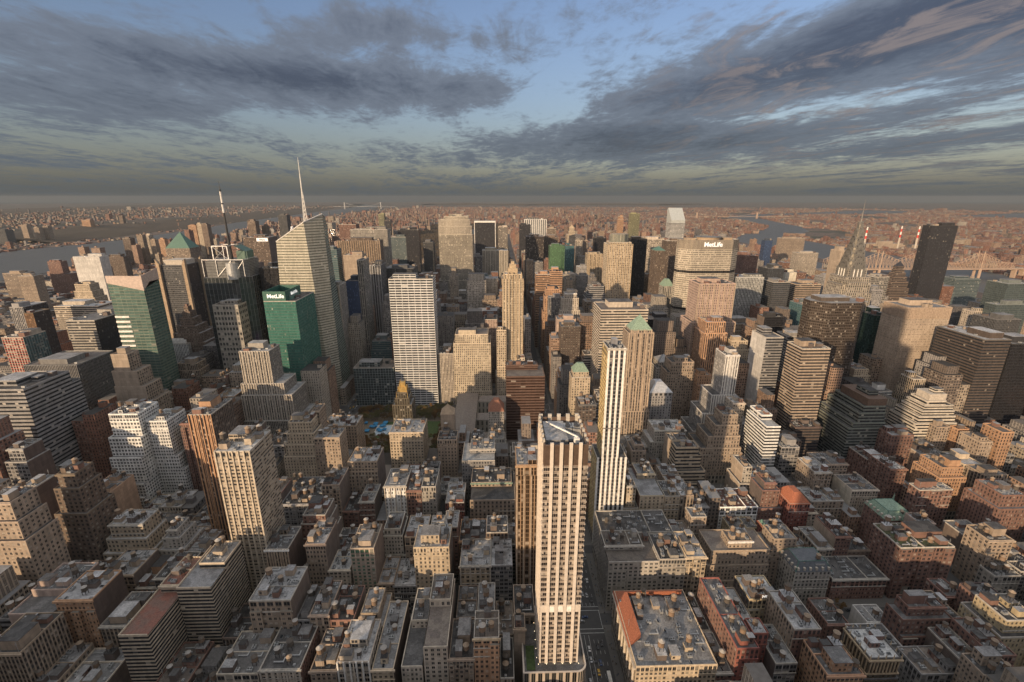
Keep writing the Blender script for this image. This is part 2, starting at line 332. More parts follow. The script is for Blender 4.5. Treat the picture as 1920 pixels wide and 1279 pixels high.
b = MB()
for q in range(5): b.bar((-3.5+q*1.75, -2.6, 1.2), (-3.5+q*1.75, 2.6, 1.2), .13)
for q in (-2.6, 0, 2.6): b.bar((-3.6, q, 1.05), (3.6, q, 1.05), .16)
for q in (-3.3, 3.3):
    for w_ in (-2.5, 2.5): b.bar((q, w_, 0), (q, w_, 1.1), .13)
b.box(-2.6, -.4, -1.6, 1.2, 1.35, 2.9, bottom=True); b.box(.6, 2.6, -.4, 1.8, 1.35, 2.3, bottom=True)
DUN = b.mesh('machine_platform'); DUN.materials.append(PM['ac'])
b = MB(); b.bar((0, 0, 0), (0, 0, 7.5), .09); b.bar((-.9, 0, 6.2), (.9, 0, 6.2), .06); b.bar((-.6, 0, 5.2), (.6, 0, 5.2), .06); ANT = b.mesh('antenna'); ANT.materials.append(PM['ac'])
def crown(spec, T, par, st):
    """roof forms; T = top tier (x0,x1,y0,y1,z)"""
    x0, x1, y0, y1, z = T; cx, cy = (x0+x1)/2, (y0+y1)/2; p = spec.split(':'); k = p[0]
    b = MB()
    if k == 'pyr':
        h = float(p[2]); e = .4
        q = [(x0-e, y0-e, z+.3), (x1+e, y0-e, z+.3), (x1+e, y1+e, z+.3), (x0-e, y1+e, z+.3)]
        for i in range(4): b.face([q[i], q[(i+1) % 4], (cx, cy, z+h)])
        b.face(list(reversed(q))); b.bar((cx, cy, z+h-1), (cx, cy, z+h*1.12), .25)
        b.build('pyramid_roof', PM[p[1]], par)
    elif k in ('hip', 'mansard'):
        h = float(p[2]) if k == 'hip' else 7.5; m = p[1]; ins = min(x1-x0, y1-y0)*(.34 if k == 'hip' else .16); e = .5
        q = [(x0-e, y0-e), (x1+e, y0-e), (x1+e, y1+e), (x0-e, y1+e)]; r = [(x0+ins, y0+ins), (x1-ins, y0+ins), (x1-ins, y1-ins), (x0+ins, y1-ins)]
        for i in range(4):
            j = (i+1) % 4; b.face([(*q[i], z+.3), (*q[j], z+.3), (*r[j], z+h), (*r[i], z+h)])
        b.face([(*a, z+h) for a in r]); o = b.build('hipped_roof' if k == 'hip' else 'mansard_roof', PM[m], par)
        if k == 'mansard':
            g = MB()
            for i in range(4): g.bar((*q[i], z+.3), (*r[i], z+h), .35)
            for i in range(4): g.bar((*r[i], z+h), (*r[(i+1) % 4], z+h), .3)
            g.build('roof_ribs', PM['copper'], o)
            for i in (0, 3):
                A, B = (q[0], q[1]) if i == 0 else (q[3], q[0]); n = max(2, int(math.dist(A, B)/4.5))
                for s in range(n):
                    f = (s+.5)/n; ax, ay = A[0]+(B[0]-A[0])*f, A[1]+(B[1]-A[1])*f; d = MB()
                    if i == 0: d.box(ax-.8, ax+.8, ay+.2, ay+2.4, z+1.2, z+3.6)
                    else: d.box(ax+.2, ax+2.4, ay-.8, ay+.8, z+1.2, z+3.6)
                    d.build('dormer', PM['stone'], o)
    elif k == 'slantpink':
        # screen wall: level along the front, its lower edge slanting, tapering to nothing at the back
        t = .6; zl, zr = z+7.5, z+7
        b.face([(x0, y0-t, z-2), (x1+t, y0-t, z-12), (x1+t, y0-t, zr), (x0, y0-t, zl)])
        b.face([(x0, y0, zl), (x1, y0, zr), (x1, y0, z-2), (x0, y0, z-2)]); b.face([(x0, y0-t, zl), (x1+t, y0-t, zr), (x1, y0, zr), (x0, y0, zl)])
        b.face([(x1+t, y0-t, z-12), (x1+t, y1, z+12), (x1+t, y1, z+13.5), (x1+t, y0-t, zr)]); b.face([(x1, y0-t, zr), (x1, y1, z+13.5), (x1, y1, z), (x1, y0-t, z)])
        b.face([(x1+t, y0-t, zr), (x1+t, y1, z+13.5), (x1, y1, z+13.5), (x1, y0-t, zr)])
        b.face([(x1, y0, z), (x1+t-.01, y0, z), (x1+t-.01, y1, z), (x1, y1, z)]); b.face([(x1+t-.01, y0, z-2), (x1+t-.01, y1, z-2), (x1+t-.01, y1, z+12), (x1+t-.01, y0, z-10)])
        b.build('roof_screen', [simple('pale_pink_panel', (.42, .33, .28), .5)], par)
    elif k == 'frame':
        e = 2.2
        b.box(x0-e, x0, y0-1, y1, 0, z+7); b.box(x1, x1+e, y0-1, y1, 0, z+7); b.box(x0, x1, y0-1, y1, z+1.2, z+7); b.build('white_frame', PM['white'], par)
    elif k == 'fins':
        for fx in (x0, x1):
            for fy in (y0, y1):
                g = MB(); sx = -1 if fx == x0 else 1; sy = -1 if fy == y0 else 1
                X = sorted((fx-sx*1.0, fx+sx*4.5)); Y = sorted((fy-sy*1.0, fy+sy*4.5))
                g.box(X[0], X[1], Y[0], Y[1], 0, z-2, top=False)
                g.face([(X[0], Y[0], z-2), (X[1], Y[0], z-2), (X[1], Y[0], z+(12 if sx > 0 else 3)), (X[0], Y[0], z+(3 if sx > 0 else 12))])
                g.face([(X[1], Y[1], z-2), (X[0], Y[1], z-2), (X[0], Y[1], z+(3 if sx > 0 else 12)), (X[1], Y[1], z+(12 if sx > 0 else 3))])
                g.face([(X[0], Y[1], z-2), (X[0], Y[0], z-2), (X[0], Y[0], z+(3 if sx > 0 else 12)), (X[0], Y[1], z+(3 if sx > 0 else 12))])
                g.face([(X[1], Y[0], z-2), (X[1], Y[1], z-2), (X[1], Y[1], z+(12 if sx > 0 else 3)), (X[1], Y[0], z+(12 if sx > 0 else 3))])
                g.face([(X[0], Y[0], z+(3 if sx > 0 else 12)), (X[1], Y[0], z+(12 if sx > 0 else 3)), (X[1], Y[1], z+(12 if sx > 0 else 3)), (X[0], Y[1], z+(3 if sx > 0 else 12))])
                g.build('corner_fin', PM['tan'], par)
        b.box(x0+4, x1-4, y0+4, y1-4, z, z+9); b.build('lattice_crown', PM['stone'], par)
    elif k == 'artdeco':
        b.box(cx-7.5, cx+7.5, y0+3, y1-3, z+1.2, z+9); b.box(cx-5, cx+5, y0+6, y1-6, z+9, z+15); b.box(cx-2.5, cx+2.5, cy-3, cy+3, z+15, z+19)
        for i in range(5): b.box(x0+.5+i*(x1-x0-2.2)/4, x0+1.7+i*(x1-x0-2.2)/4, y0-.5, y0+1.5, z-7, z+3.5)
        b.build('setback_crown', PM['buffc'], par)
    elif k == 'glassdrum':
        s2 = style('V:cream'); s2 = ((.40, .38, .30), (.10, .11, .10), (.10, .12, .11), [.6, .96, 2.0, 14, .1, .5]); n = 8; r = min(x1-x0, y1-y0)*.5
        for i in range(n):
            a0 = math.pi*(2*i+1)/n; a1 = math.pi*(2*i+3)/n
            b.wallquad((cx+r*math.cos(a0), cy+r*math.sin(a0)), (cx+r*math.cos(a1), cy+r*math.sin(a1)), z, z+17, s2)
        b.face([(cx+r*math.cos(math.pi*(2*i+1)/n), cy+r*math.sin(math.pi*(2*i+1)/n), z+17) for i in range(n)], st=st)
        b.build('glass_crown', FAC, par)
    elif k == 'ribband':
        n = 26
        for i in range(n): xx = x0+(x1-x0)*(i+.5)/n; b.box(xx-.75, xx+.75, y0-.7, y0-.004, z-15, z+1.2)
        n = 18
        for i in range(n): yy = y0+(y1-y0)*(i+.5)/n; b.box(x0-.7, x0-.004, yy-.75, yy+.75, z-15, z+1.2)
        b.build('ribbed_band', simple('pinkish_precast', (.36, .28, .21), .8), par)
    elif k == 'gilded':
        b.box(cx-5, cx+5, cy-4, cy+4, z, z+7); b.box(cx-3, cx+3, cy-2.5, cy+2.5, z+7, z+12)
        for sx in (-1, 1):
            for sy in (-1, 1):
                b.ring(cx+sx*5.2, cy+sy*4.4, z-8, z+9, .9, .1, 6); b.ring(cx+sx*(x1-x0)*.5, cy+sy*(y1-y0)*.5, z-14, z+3, .9, .1, 6); b.ring(cx+sx*2.8, cy+sy*2.4, z+7, z+15, .6, .1, 6)
        b.build('gilded_crown', PM['gold'], par)
    elif k == 'whitecap':
        b.box(x0+1, x1-3, y0+1, y1-4, z+1.2, z+7); b.box(x0+3, x1-6, y0+2, y1-6, z+7, z+10); b.build('roof_cap', PM['white'], par)
    elif k == 'pinnacles':
        for i in range(5): b.ring(x0+(x1-x0)*i/4, y0, z, z+4, .55, .08, 6); b.ring(x0+(x1-x0)*i/4, y1, z, z+4, .55, .08, 6)
        for i in range(1, 5): b.ring(x0, y0+(y1-y0)*i/5, z, z+4, .55, .08, 6); b.ring(x1, y0+(y1-y0)*i/5, z, z+4, .55, .08, 6)
        n = 9
        for i in range(n): xx = x0+1+(x1-x0-2)*i/(n-1); b.ring(xx, y0-.35, z-11, z-1.5, .42, .42, 8)
        for i in range(8): yy = y0+1.4+(y1-y0-2.8)*i/7; b.ring(x0-.35, yy, z-11, z-1.5, .42, .42, 8)
        b.box(x0-1, x1+1, y0-1, y1+1, z-1.4, z-.3, bottom=True); b.box(x0-.8, x1+.8, y0-.8, y1+.8, z-12, z-11.2, bottom=True)
        b.build('columned_cornice', PM['buffc'], par)
    elif k == 'redroof':
        e = .8; w1 = 8.5
        b.face([(x0-e, y0+14, z+.4), (x0+w1, y0+20, z+4.5), (x0+w1, y1-5, z+4.5), (x0-e, y1+e, z+.4)])
        b.face([(x0-e, y1+e, z+.4), (x0+w1, y1-5, z+4.5), (x1-3, y1-5, z+4.5), (x1, y1+e, z+.4)])
        b.face([(x0-e, y0+14, z+.4), (x0-e, y0+14, z-.2), (x0+w1, y0+20, z+1.2), (x0+w1, y0+20, z+4.5)])
        b.face([(x0+w1, y0+20, z+4.5), (x0+w1, y0+20, z+1.2), (x0+w1, y1-5, z+1.2), (x0+w1, y1-5, z+4.5)]); b.face([(x0+w1, y1-5, z+4.5), (x0+w1, y1-5, z+1.2), (x1-3, y1-5, z+1.2), (x1-3, y1-5, z+4.5)])
        b.face([(x0-e, y1+e, z+.4), (x0-e, y1+e, z-.6), (x0-e, y0+14, z-.6), (x0-e, y0+14, z+.4)])
        b.build('red_tile_roof', PM['orangetile'], par)
        g = MB(); n = 9
        for i in range(n): yy = y0+3+(y1-y0-6)*i/(n-1); g.ring(x0-.6, yy, z-20, z-2, .75, .75, 8)
        g.box(x0-1.5, x0-.004, y0, y1, z-2, z-.7, bottom=True); g.build('column_row', PM['stone'], par)

def building(kind, label, T, sty, op, cat=None, group=None, near=1):
    """T: tiers from the top down, each (x0,x1,y0,y1,ztop)"""
    base = T[-1]; ox, oy = (base[0]+base[1])/2, (base[2]+base[3])/2
    T = [(a-ox, b-ox, c-oy, d-oy, z) for a, b, c, d, z in T]
    root = thing(kind, label, cat or kind.replace('_', ' '), (ox, oy, 0), group)
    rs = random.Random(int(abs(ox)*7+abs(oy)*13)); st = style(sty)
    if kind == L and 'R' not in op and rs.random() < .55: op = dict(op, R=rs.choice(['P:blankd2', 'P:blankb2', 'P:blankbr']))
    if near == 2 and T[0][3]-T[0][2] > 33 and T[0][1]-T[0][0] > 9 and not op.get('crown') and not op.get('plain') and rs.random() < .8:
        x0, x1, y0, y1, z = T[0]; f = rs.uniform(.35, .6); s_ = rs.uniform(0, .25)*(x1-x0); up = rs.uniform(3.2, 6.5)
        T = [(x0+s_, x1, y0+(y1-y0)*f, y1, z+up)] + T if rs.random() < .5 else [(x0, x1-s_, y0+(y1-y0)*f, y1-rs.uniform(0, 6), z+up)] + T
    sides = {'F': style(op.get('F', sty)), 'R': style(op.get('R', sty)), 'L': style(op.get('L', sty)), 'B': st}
    jit = 1+rs.uniform(-.10, .10)
    k1, k2, k3, k4 = rs.uniform(.85, 1.2), rs.uniform(.88, 1.2), rs.uniform(.8, 1.3), rs.uniform(.94, 1.1)
    def jj(s):
        q = s[3]; q = [q[0]*k1, q[1]*k2, q[2]*k3, q[3]*k4, q[4]*rs.uniform(.4, 1.5), q[5]] if q[0] < .8 and q[2] < 5 else q
        return (tuple(c*jit for c in s[0]), tuple(c*jit for c in s[1]), s[2], q)
    sides = {k: jj(s) for k, s in sides.items()}
    split = ('FL' if rs.random() < .5 else 'F') if near == 2 and sty[0] in 'PG' and 'blank' not in sty and rs.random() < .8 else ''
    wb = MB(); rb = MB(); cb = MB(); par = 1.1 if near else .9; ch = op.get('chamfer', 0)
    for i, (x0, x1, y0, y1, z) in enumerate(T):
        zb = T[i+1][4] if i+1 < len(T) else 0.0
        if ch:
            c = [(x0+ch, y0), (x1-ch, y0), (x1, y0+ch), (x1, y1-ch), (x1-ch, y1), (x0+ch, y1), (x0, y1-ch), (x0, y0+ch)]
            for q in range(8): wb.wallquad(c[q], c[(q+1) % 8], zb, z+par, sides['F'])
            rb.face([(*q, z) for q in c]); 
            for q in range(8):
                a, b_ = c[q], c[(q+1) % 8]; ia = (a[0]*.985, a[1]*.985); ib = (b_[0]*.985, b_[1]*.985)
                cb.face([(*a, z+par), (*b_, z+par), (*ib, z+par), (*ia, z+par)]); cb.face([(*ib, z+par), (*ib, z), (*ia, z), (*ia, z+par)])
            continue
        c = [(x0, y0), (x1, y0), (x1, y1), (x0, y1)]
        for q, k in enumerate('FRBL'):
            sk = sides[k]; za, ze = zb, z
            if split and k in split and sk[3][0] > 0:
                if i == len(T)-1 and z > 26:
                    stn = ((.36*jit, .32*jit, .26*jit), (.30, .27, .22), sk[2], [min(.8, sk[3][0]*1.5), .62, sk[3][2]*1.3, 5.5, .1, .2]); wb.wallquad(c[q], c[(q+1) % 4], 0, 11, stn); za = 11
                if i == 0 and z-za > 16:
                    hh_ = 4.2*k4*rs.choice([1, 1, 2]); at = ((min(.7, sk[0][0]*1.18), min(.7, sk[0][1]*1.18), min(.7, sk[0][2]*1.18)), tuple(v*.7 for v in sk[1]), sk[2], [min(.85, sk[3][0]*1.45), .62, sk[3][2]*rs.choice([1, 1.5, .75]), 4.2, .2, .2]); wb.wallquad(c[q], c[(q+1) % 4], z-hh_, z, at); ze = z-hh_
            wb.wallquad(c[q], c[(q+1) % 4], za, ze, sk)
        w_ = .45; inn = [(x0+w_, y0+w_), (x1-w_, y0+w_), (x1-w_, y1-w_), (x0+w_, y1-w_)]
        U = T[i-1] if i else None
        for q in range(4):
            j = (q+1) % 4
            if U and abs((U[2]-y0, x1-U[1], y1-U[3], U[0]-x0)[q]) < .6: continue
            cb.face([(*c[q], z), (*c[j], z), (*c[j], z+par), (*c[q], z+par)]); cb.face([(*c[q], z+par), (*c[j], z+par), (*inn[j], z+par), (*inn[q], z+par)])
            cb.face([(*inn[j], z+par), (*inn[j], z), (*inn[q], z), (*inn[q], z+par)])
        rb.face([(*q, z) for q in inn])
    wb.build('wall', FAC, root)
    rk = op.get('roof') or rs.choice(['tar', 'grey', 'silver', 'tar', 'tan', 'silver', 'grey', 'white'] if near == 2 else ['tar', 'grey', 'tar', 'tan', 'silver'])
    for wd, kk in (('black', 'tar'), ('dark', 'tar'), ('silver', 'silver'), ('white', 'white'), ('pale', 'silver'), ('red brown roof', 'red'), ('pink roof', 'red'), ('grey roof', 'grey'), ('flat roof', 'tan'), ('roof garden', 'green')):
        if wd+' roof' in label or (wd in label and 'roof' in wd): rk = kk
    rb.build('roof', RM[rk], root)
    pm = simple_cache(tuple(round(min(1, c*1.12), 2) for c in sides['F'][0])) if rs.random() < .72 else (PM['coping'] if max(sides['F'][0]) > .12 else PM['darkcop'])
    cb.build('parapet', pm, root)
    x0, x1, y0, y1, z = T[0]; wx, wy = x1-x0, y1-y0
    if op.get('corn') or (near == 2 and rs.random() < .45 and not op.get('crown')):
        g = MB(); m = PM.get(op.get('corn', ''), None) or pm
        g.box(x0-.9, x1+.9, y0-.9, y0-.003, z-.9, z+.55, bottom=True); g.build('cornice', m, root)
        if op.get('corn') == 'orangetile':
            g = MB(); g.box(x0-1.4, x0-.003, y0, y1, z-.6, z+.8, bottom=True); g.build('tile_eaves', m, root)
            for yy in (y0+2, y1-3):
                g = MB(); 
                for a in range(4): g.ring(x0+1.5, yy, z+1.2+a*.8, z+2+a*.8, 1.7*math.cos(a*.39), 1.7*math.cos((a+1)*.39), 10)
                g.build('corner_dome', PM['copper'], root)
    if near == 2 and sty[0] in 'PG' and 'blank' not in sty and rs.random() < .75:
        g = MB(); hts = [z-rs.uniform(6.5, 9)] + ([z-rs.uniform(14, 19)] if rs.random() < .35 else [])
        for q in hts: g.box(x0-.35, x1+.35, y0-.35, y0-.002, q, q+.55, bottom=True)
        g.build('string_course', pm, root)
    if near == 2 and wx > 15 and sty[0] in 'PG' and sides['F'][3][0] > 0 and not op.get('crown') and not op.get('piers') and not op.get('plain') and rs.random() < .6:
        X0, X1, Y0, Y1, Z = T[-1]; ZZ = Z-rs.choice([.02, 3.6, 7.4, 11]); pj = rs.uniform(1.0, 2.0)
        spans = rs.choice([[(0, .28), (.72, 1)], [(.33, .67)], [(0, .2), (.4, .6), (.8, 1)], [(0, .36)], [(.64, 1)]])
        g = MB()
        for a_, c_ in spans:
            xa, xb = X0+(X1-X0)*a_, X0+(X1-X0)*c_; xa += .02 if a_ == 0 else 0; xb -= .02 if c_ == 1 else 0
            g.wallquad((xa, Y0-pj), (xb, Y0-pj), 0, ZZ, sides['F']); g.wallquad((xb, Y0-pj), (xb, Y0), 0, ZZ, sides['F']); g.wallquad((xa, Y0), (xa, Y0-pj), 0, ZZ, sides['F'])
            g.face([(xa, Y0-pj, ZZ), (xb, Y0-pj, ZZ), (xb, Y0, ZZ), (xa, Y0, ZZ)], st=((.3, .27, .22), (.3, .27, .22), (.1, .1, .1), [0, 0, 3, 3, 0, 0]))
        if ZZ > 10: g.build('projecting_bays', FAC, root)
    if op.get('piers'):
        n, pw, pk = op['piers']; g = MB(); zt = z+(.6 if wy < 500 else 0)
        for (X0, X1, Y0, Y1, Z, ZB) in [(*T[i][:5], T[i+1][4] if i+1 < len(T) else 0) for i in range(len(T))][:3 if len(T) > 2 else 2]:
            m_ = min(n*3, max(2, round(n*(X1-X0)/(x1-x0)))); pj = .7 if X1-X0 > 18 else .5
            if n > 18: pj = .5
            for i in range(m_):
                xx = X0+pw/2+(X1-X0-pw)*i/(m_-1); g.box(xx-pw/2, xx+pw/2, Y0-pj, Y0-.003, ZB, Z+.9, bottom=True)
        g.build('facade_piers', PM[pk], root)
    cr = op.get('crown')
    if cr: crown(cr, T[0], root, st)
    if cr and cr.split(':')[0] in ('pyr', 'hip', 'artdeco', 'glassdrum', 'gilded', 'whitecap', 'hero', 'fins', 'slantpink'): top_ok = False
    else: top_ok = True
    # bulkheads, tanks and machines, on the top roof and on the terraces
    used = []
    def spot(w1, d1, tries=14, rect=None):
        X0, X1, Y0, Y1 = rect or (x0, x1, y0, y1)
        for _ in range(tries):
            if X1-X0-w1-2 <= 0 or Y1-Y0-d1-2 <= 0: return None
            a = rs.uniform(X0+1+w1/2, X1-1-w1/2); b_ = rs.uniform(Y0+1+d1/2, Y1-1-d1/2)
            if all(abs(a-u[0]) > (w1+u[2])/2+.3 or abs(b_-u[1]) > (d1+u[3])/2+.3 for u in used): used.append((a, b_, w1, d1)); return a, b_
        return None
    def bulk(n, big=0, zz=None, rect=None, nm='bulkhead'):
        for i in range(n):
            if big and i == 0: w1, d1, h1 = wx*.52, wy*.45, rs.uniform(5, 8)
            else: w1, d1, h1 = rs.uniform(3.5, min(8, max(3.6, wx*.4))), rs.uniform(3.5, min(8, max(3.6, wy*.4))), rs.uniform(3, 5.5)
            s_ = spot(w1, d1, rect=rect)
            if not s_: continue
            g = MB(); h0 = z if zz is None else zz; s3 = rs.choice([sides['F'], style('P:blankt'), style('P:blankd'), style('P:brick')]) if not big else sides['F']
            s3 = (s3[0], s3[1], s3[2], [s3[3][0]*(1 if rs.random() < .35 else 0), *s3[3][1:]])
            a, b_ = s_; q = [(a-w1/2, b_-d1/2), (a+w1/2, b_-d1/2), (a+w1/2, b_+d1/2), (a-w1/2, b_+d1/2)]
            for e in range(4): g.wallquad(q[e], q[(e+1) % 4], h0, h0+h1, s3)
            o = g.build(nm, FAC, root); g = MB(); g.box(q[0][0]-.15, q[1][0]+.15, q[0][1]-.15, q[2][1]+.15, h0+h1, h0+h1+.25, bottom=True)
            g.build('bulkhead_roof', RM[rs.choice(['tar', 'grey', 'silver'])], o)
            if not big and rs.random() < .3 and near == 2 and op.get('tank', 1): tank(a, b_, h0+h1+.25)
    def tank(a, b_, h0):
        s_ = rs.uniform(.75, 1.05); k = rs.randrange(3)
        o = put('water_tank', TANK[k], root, (a, b_, h0)); o.scale = (s_, s_, s_); put('tank_roof', TR[rs.randrange(3)], o)
    if top_ok:
        if near == 2 and wx*wy > 260 and rs.random() < .6 and not cr:
            g = MB(); f = rs.uniform(.3, .7)
            if wx > wy: g.box(x0+wx*f, x0+wx*f+.4, y0+.5, y1-.5, z, z+rs.uniform(.7, 1.6)); used.append((x0+wx*f+.2, (y0+y1)/2, .5, wy))
            else: g.box(x0+.5, x1-.5, y0+wy*f, y0+wy*f+.4, z, z+rs.uniform(.7, 1.6)); used.append(((x0+x1)/2, y0+wy*f+.2, wx, .5))
            g.build('dividing_wall', pm, root)
        if near == 2:
            bulk(op.get('pent', 0) and 1 or 0, 1)
            n = op.get('tank'); n = rs.choice([0, 1, 1, 2]) if n is None else n
            if kind in (S, O) and op.get('tank') is None: n = 0
            for _ in range(n):
                q = spot(4, 4)
                if q: tank(*q, z)
            if not op.get('plain'): bulk(min(7, rs.choice([1, 2, 2, 3])+int(wx*wy/420)) if wx*wy > 180 else 1)
            for me, nm, cnt, w1, d1 in ((ACM, 'cooling_unit', op.get('ac', rs.randint(1, 4)), 3.4, 2.4), (DUCT, 'duct', rs.randint(0, 2) + (2 if 'pipes' in label else 0), 6.6, 3.6), (VENT, 'roof_vent', rs.randint(1, 5), 1.5, 1.5), (SKYL, 'skylight', rs.randint(0, 2), 2.7, 1.7), (DUN, 'machine_platform', int(rs.random() < .45), 7.4, 5.6), (ANT, 'antenna', rs.randint(0, 2), 2.0, .8)):
                for _ in range(cnt+min(6, int(wx*wy/350))):
                    q = spot(w1, d1, 6)
                    if q: o = put(nm, me, root, (*q, z)); o.rotation_euler.z = rs.choice([0, math.pi/2]) if w1 < 3.6 else 0
        elif near == 1:
            bulk(1, 1 if wx > 14 else 0)
            if wx > 25:
                bulk(2)
                for _ in range(3):
                    q = spot(3.4, 2.4, 5)
                    if q: put('cooling_unit', ACM, root, (*q, z))
    if near == 2 and len(T) > 1 and not op.get('plain'):
        for i in range(1, len(T)):
            X0, X1, Y0, Y1, Z = T[i]; u = T[i-1]
            if Y1-u[3] > 5: bulk(1, 0, Z, (X0, X1, u[3], Y1))
            elif X1-u[1] > 6: bulk(1, 0, Z, (u[1], X1, Y0, Y1))
    return root
_sc = {}
def simple_cache(c):
    if c not in _sc: _sc[c] = simple('wall_trim', c, .85)
    return _sc[c]
O = 'office_tower'; A = 'apartment_building'; L = 'loft_building'; S = 'skyscraper'
# ---------------------------------------------------------------- ground, water, far land
def ground_material():
    m, t, b = mat('far_ground')
    geo = t.new('ShaderNodeNewGeometry'); pos = geo.outputs['Position']
    vo = t.new('ShaderNodeTexVoronoi'); t.put(vo.inputs['Vector'], pos); vo.inputs['Scale'].default_value = .022
    sc = t.new('ShaderNodeSeparateColor'); t.put(sc.inputs[0], vo.outputs['Color'])
    n1 = t.noise(pos, .0012, 6, .6).outputs[0]
    c = t.mix(sc.outputs[0], (.055, .045, .038, 1), (.17, .12, .09, 1))
    c = t.mix(t.ramp(n1, .48, .62), c, (.035, .038, .022, 1))
    t.put(b.inputs['Base Color'], c); b.inputs['Roughness'].default_value = .95
    return m
GM = ground_material()
def poly(name, pts, z, m, kind='structure', thick=0):
    b = MB(); b.face([(x, y, z) for x, y in pts])
    if thick:
        for i in range(len(pts)): a, c = pts[i], pts[(i+1) % len(pts)]; b.face([(*a, z-thick), (*c, z-thick), (*c, z), (*a, z)])
    o = b.build(name, m); tag(o, kind=kind); return o
poly('ground', [(37000*math.cos(2*math.pi*i/96), 37000*math.sin(2*math.pi*i/96)) for i in range(96)], -2.5, GM)
wm, wt, wb_ = mat('river_water')
wgeo = wt.new('ShaderNodeNewGeometry'); wn = wt.noise(wgeo.outputs['Position'], .03, 5, .7).outputs[0]; wn2 = wt.noise(wgeo.outputs['Position'], .0012, 4, .6).outputs[0]
wt.put(wb_.inputs['Base Color'], wt.mix(wn2, (.06, .06, .052, 1), (.095, .092, .078, 1))); wb_.inputs['Roughness'].default_value = .5
bp = wt.new('ShaderNodeBump'); bp.inputs['Strength'].default_value = .5; bp.inputs['Distance'].default_value = 1.5; wt.put(bp.inputs['Height'], wn); wt.put(wb_.inputs['Normal'], bp.outputs[0])
poly('hudson_river', [(-1960, -2500), (-1980, 1500), (-2060, 2600), (-2250, 3600), (-2700, 5800), (-3050, 8000), (-3300, 10400), (-3700, 14500), (-4700, 20000), (-7500, 26000), (-6500, 24500), (-4600, 15000), (-4150, 11500), (-3750, 8400), (-3500, 6600), (-3180, 5200), (-3060, 4400), (-2960, 3600), (-3050, 3100), (-3000, 1500), (-3000, -2500)][::-1], -1.2, wm)
EAS = [(1330, -2500), (1360, 700), (1420, 1500), (1480, 2300), (1600, 3300), (2000, 4000), (2330, 4480), (2750, 4950), (3150, 5700), (3500, 6900), (3900, 8300), (4700, 9300), (6500, 10300), (9600, 12500), (9900, 11600), (8300, 9800), (6300, 9500), (4950, 8700), (4250, 7900), (3850, 6700), (3480, 5500), (3080, 4700), (2450, 4050), (2330, 3200), (2250, 2200), (2080, 1600), (2050, 600), (2080, -2500)]
poly('east_river', EAS, -1.2, wm)
poly('bay_water', [(7900, 8000), (8300, 8700), (10500, 9800), (14000, 10500), (13500, 8800), (10500, 7800), (8600, 7400)], -1.0, wm)
poly('roosevelt_island', [(1580, 1100), (1660, 1150), (1740, 1900), (1800, 3000), (1820, 3700), (1760, 3750), (1700, 3000), (1640, 1900)], -.4, GM, thick=1.5)
# wooded ridge on the far river bank
def ridge(name, pts, wid, h, m, seed=3):
    rs = random.Random(seed); b = MB(); rows = []
    for (x, y) in pts:
        row = []
        for k in range(9):
            f = k/8; prof = math.sin(math.pi*min(1, f*1.6)/2)*(1-max(0, f-.55)*1.9)
            row.append((x-wid*f, y+rs.uniform(-40, 40), -1.4+h*max(0, prof)*rs.uniform(.75, 1.1)))
        rows.append(row)
    for i in range(len(rows)-1):
        for k in range(8): b.face([rows[i][k], rows[i+1][k], rows[i+1][k+1], rows[i][k+1]])
    return tag(b.build(name, m), kind='structure')
wm2, t2, b2 = mat('autumn_woods')
g2 = t2.new('ShaderNodeNewGeometry'); a2 = t2.noise(g2.outputs['Position'], .012, 6, .7).outputs[0]; a3 = t2.noise(g2.outputs['Position'], .0015, 3, .6).outputs[0]
t2.put(b2.inputs['Base Color'], t2.mix(a2, (.035, .030, .018, 1), t2.mix(a3, (.12, .070, .045, 1), (.07, .06, .035, 1)))); b2.inputs['Roughness'].default_value = 1.0
ridge('palisade_ridge', [(-3240-(y-4000)*.115-max(0, y-9000)*.08, y) for y in range(3600, 21000, 300)], 1200, 62, wm2)
ridge('far_hills', [(-6200-(y-6000)*.2, y) for y in range(6000, 30000, 800)], 6000, 85, wm2, 5)
ridge('north_hills', [(-2500+i*900, 21000+700*math.sin(i)) for i in range(14)], 900, 70, wm2, 8)

# Manhattan: streets as asphalt, blocks as raised slabs
AV = [(-1870, 16), (-1600, 15), (-1325, 15), (-1051, 15), (-777, 15), (-503, 15), (-229, 15), (74, 15), (237, 12), (397, 21), (550, 11), (708, 15), (925, 15), (1155, 15)]
ST = [(208, 9), (287, 9), (365, 9), (444, 9), (522, 9), (601, 9), (686, 15), (771, 9), (851, 9), (930, 9), (1010, 9), (1089, 9), (1169, 9), (1248, 9), (1328, 9), (1407, 9), (1487, 9), (1566, 9), (1646, 9), (1725, 9), (1805, 9), (1890, 15), (1975, 9), (2055, 9)]
ST = [(50-79.0*k, 9) for k in range(9, -1, -1)] + [(129, 9)] + ST
am, at_, ab = mat('asphalt')
ag = at_.new('ShaderNodeNewGeometry'); an = at_.noise(ag.outputs['Position'], .25, 5, .7).outputs[0]; an2 = at_.noise(ag.outputs['Position'], 2.5, 3, .6).outputs[0]
at_.put(ab.inputs['Base Color'], at_.mix(an, (.045, .045, .046, 1), (.09, .088, .085, 1))); ab.inputs['Roughness'].default_value = .8
poly('manhattan_roads', [(-1960, -2400), (1330, -2400), (1355, 700), (1400, 1500), (1460, 2300), (1540, 3300), (1700, 4200), (1500, 6500), (900, 9000), (-300, 12500), (-2000, 14300), (-3600, 14300), (-3280, 10400), (-3030, 8000), (-2680, 5800), (-2230, 3600), (-2040, 2600), (-1970, 1500)][::1], 0.0, am, thick=2.6)
pm_, pt_, pb_ = mat('pavement')
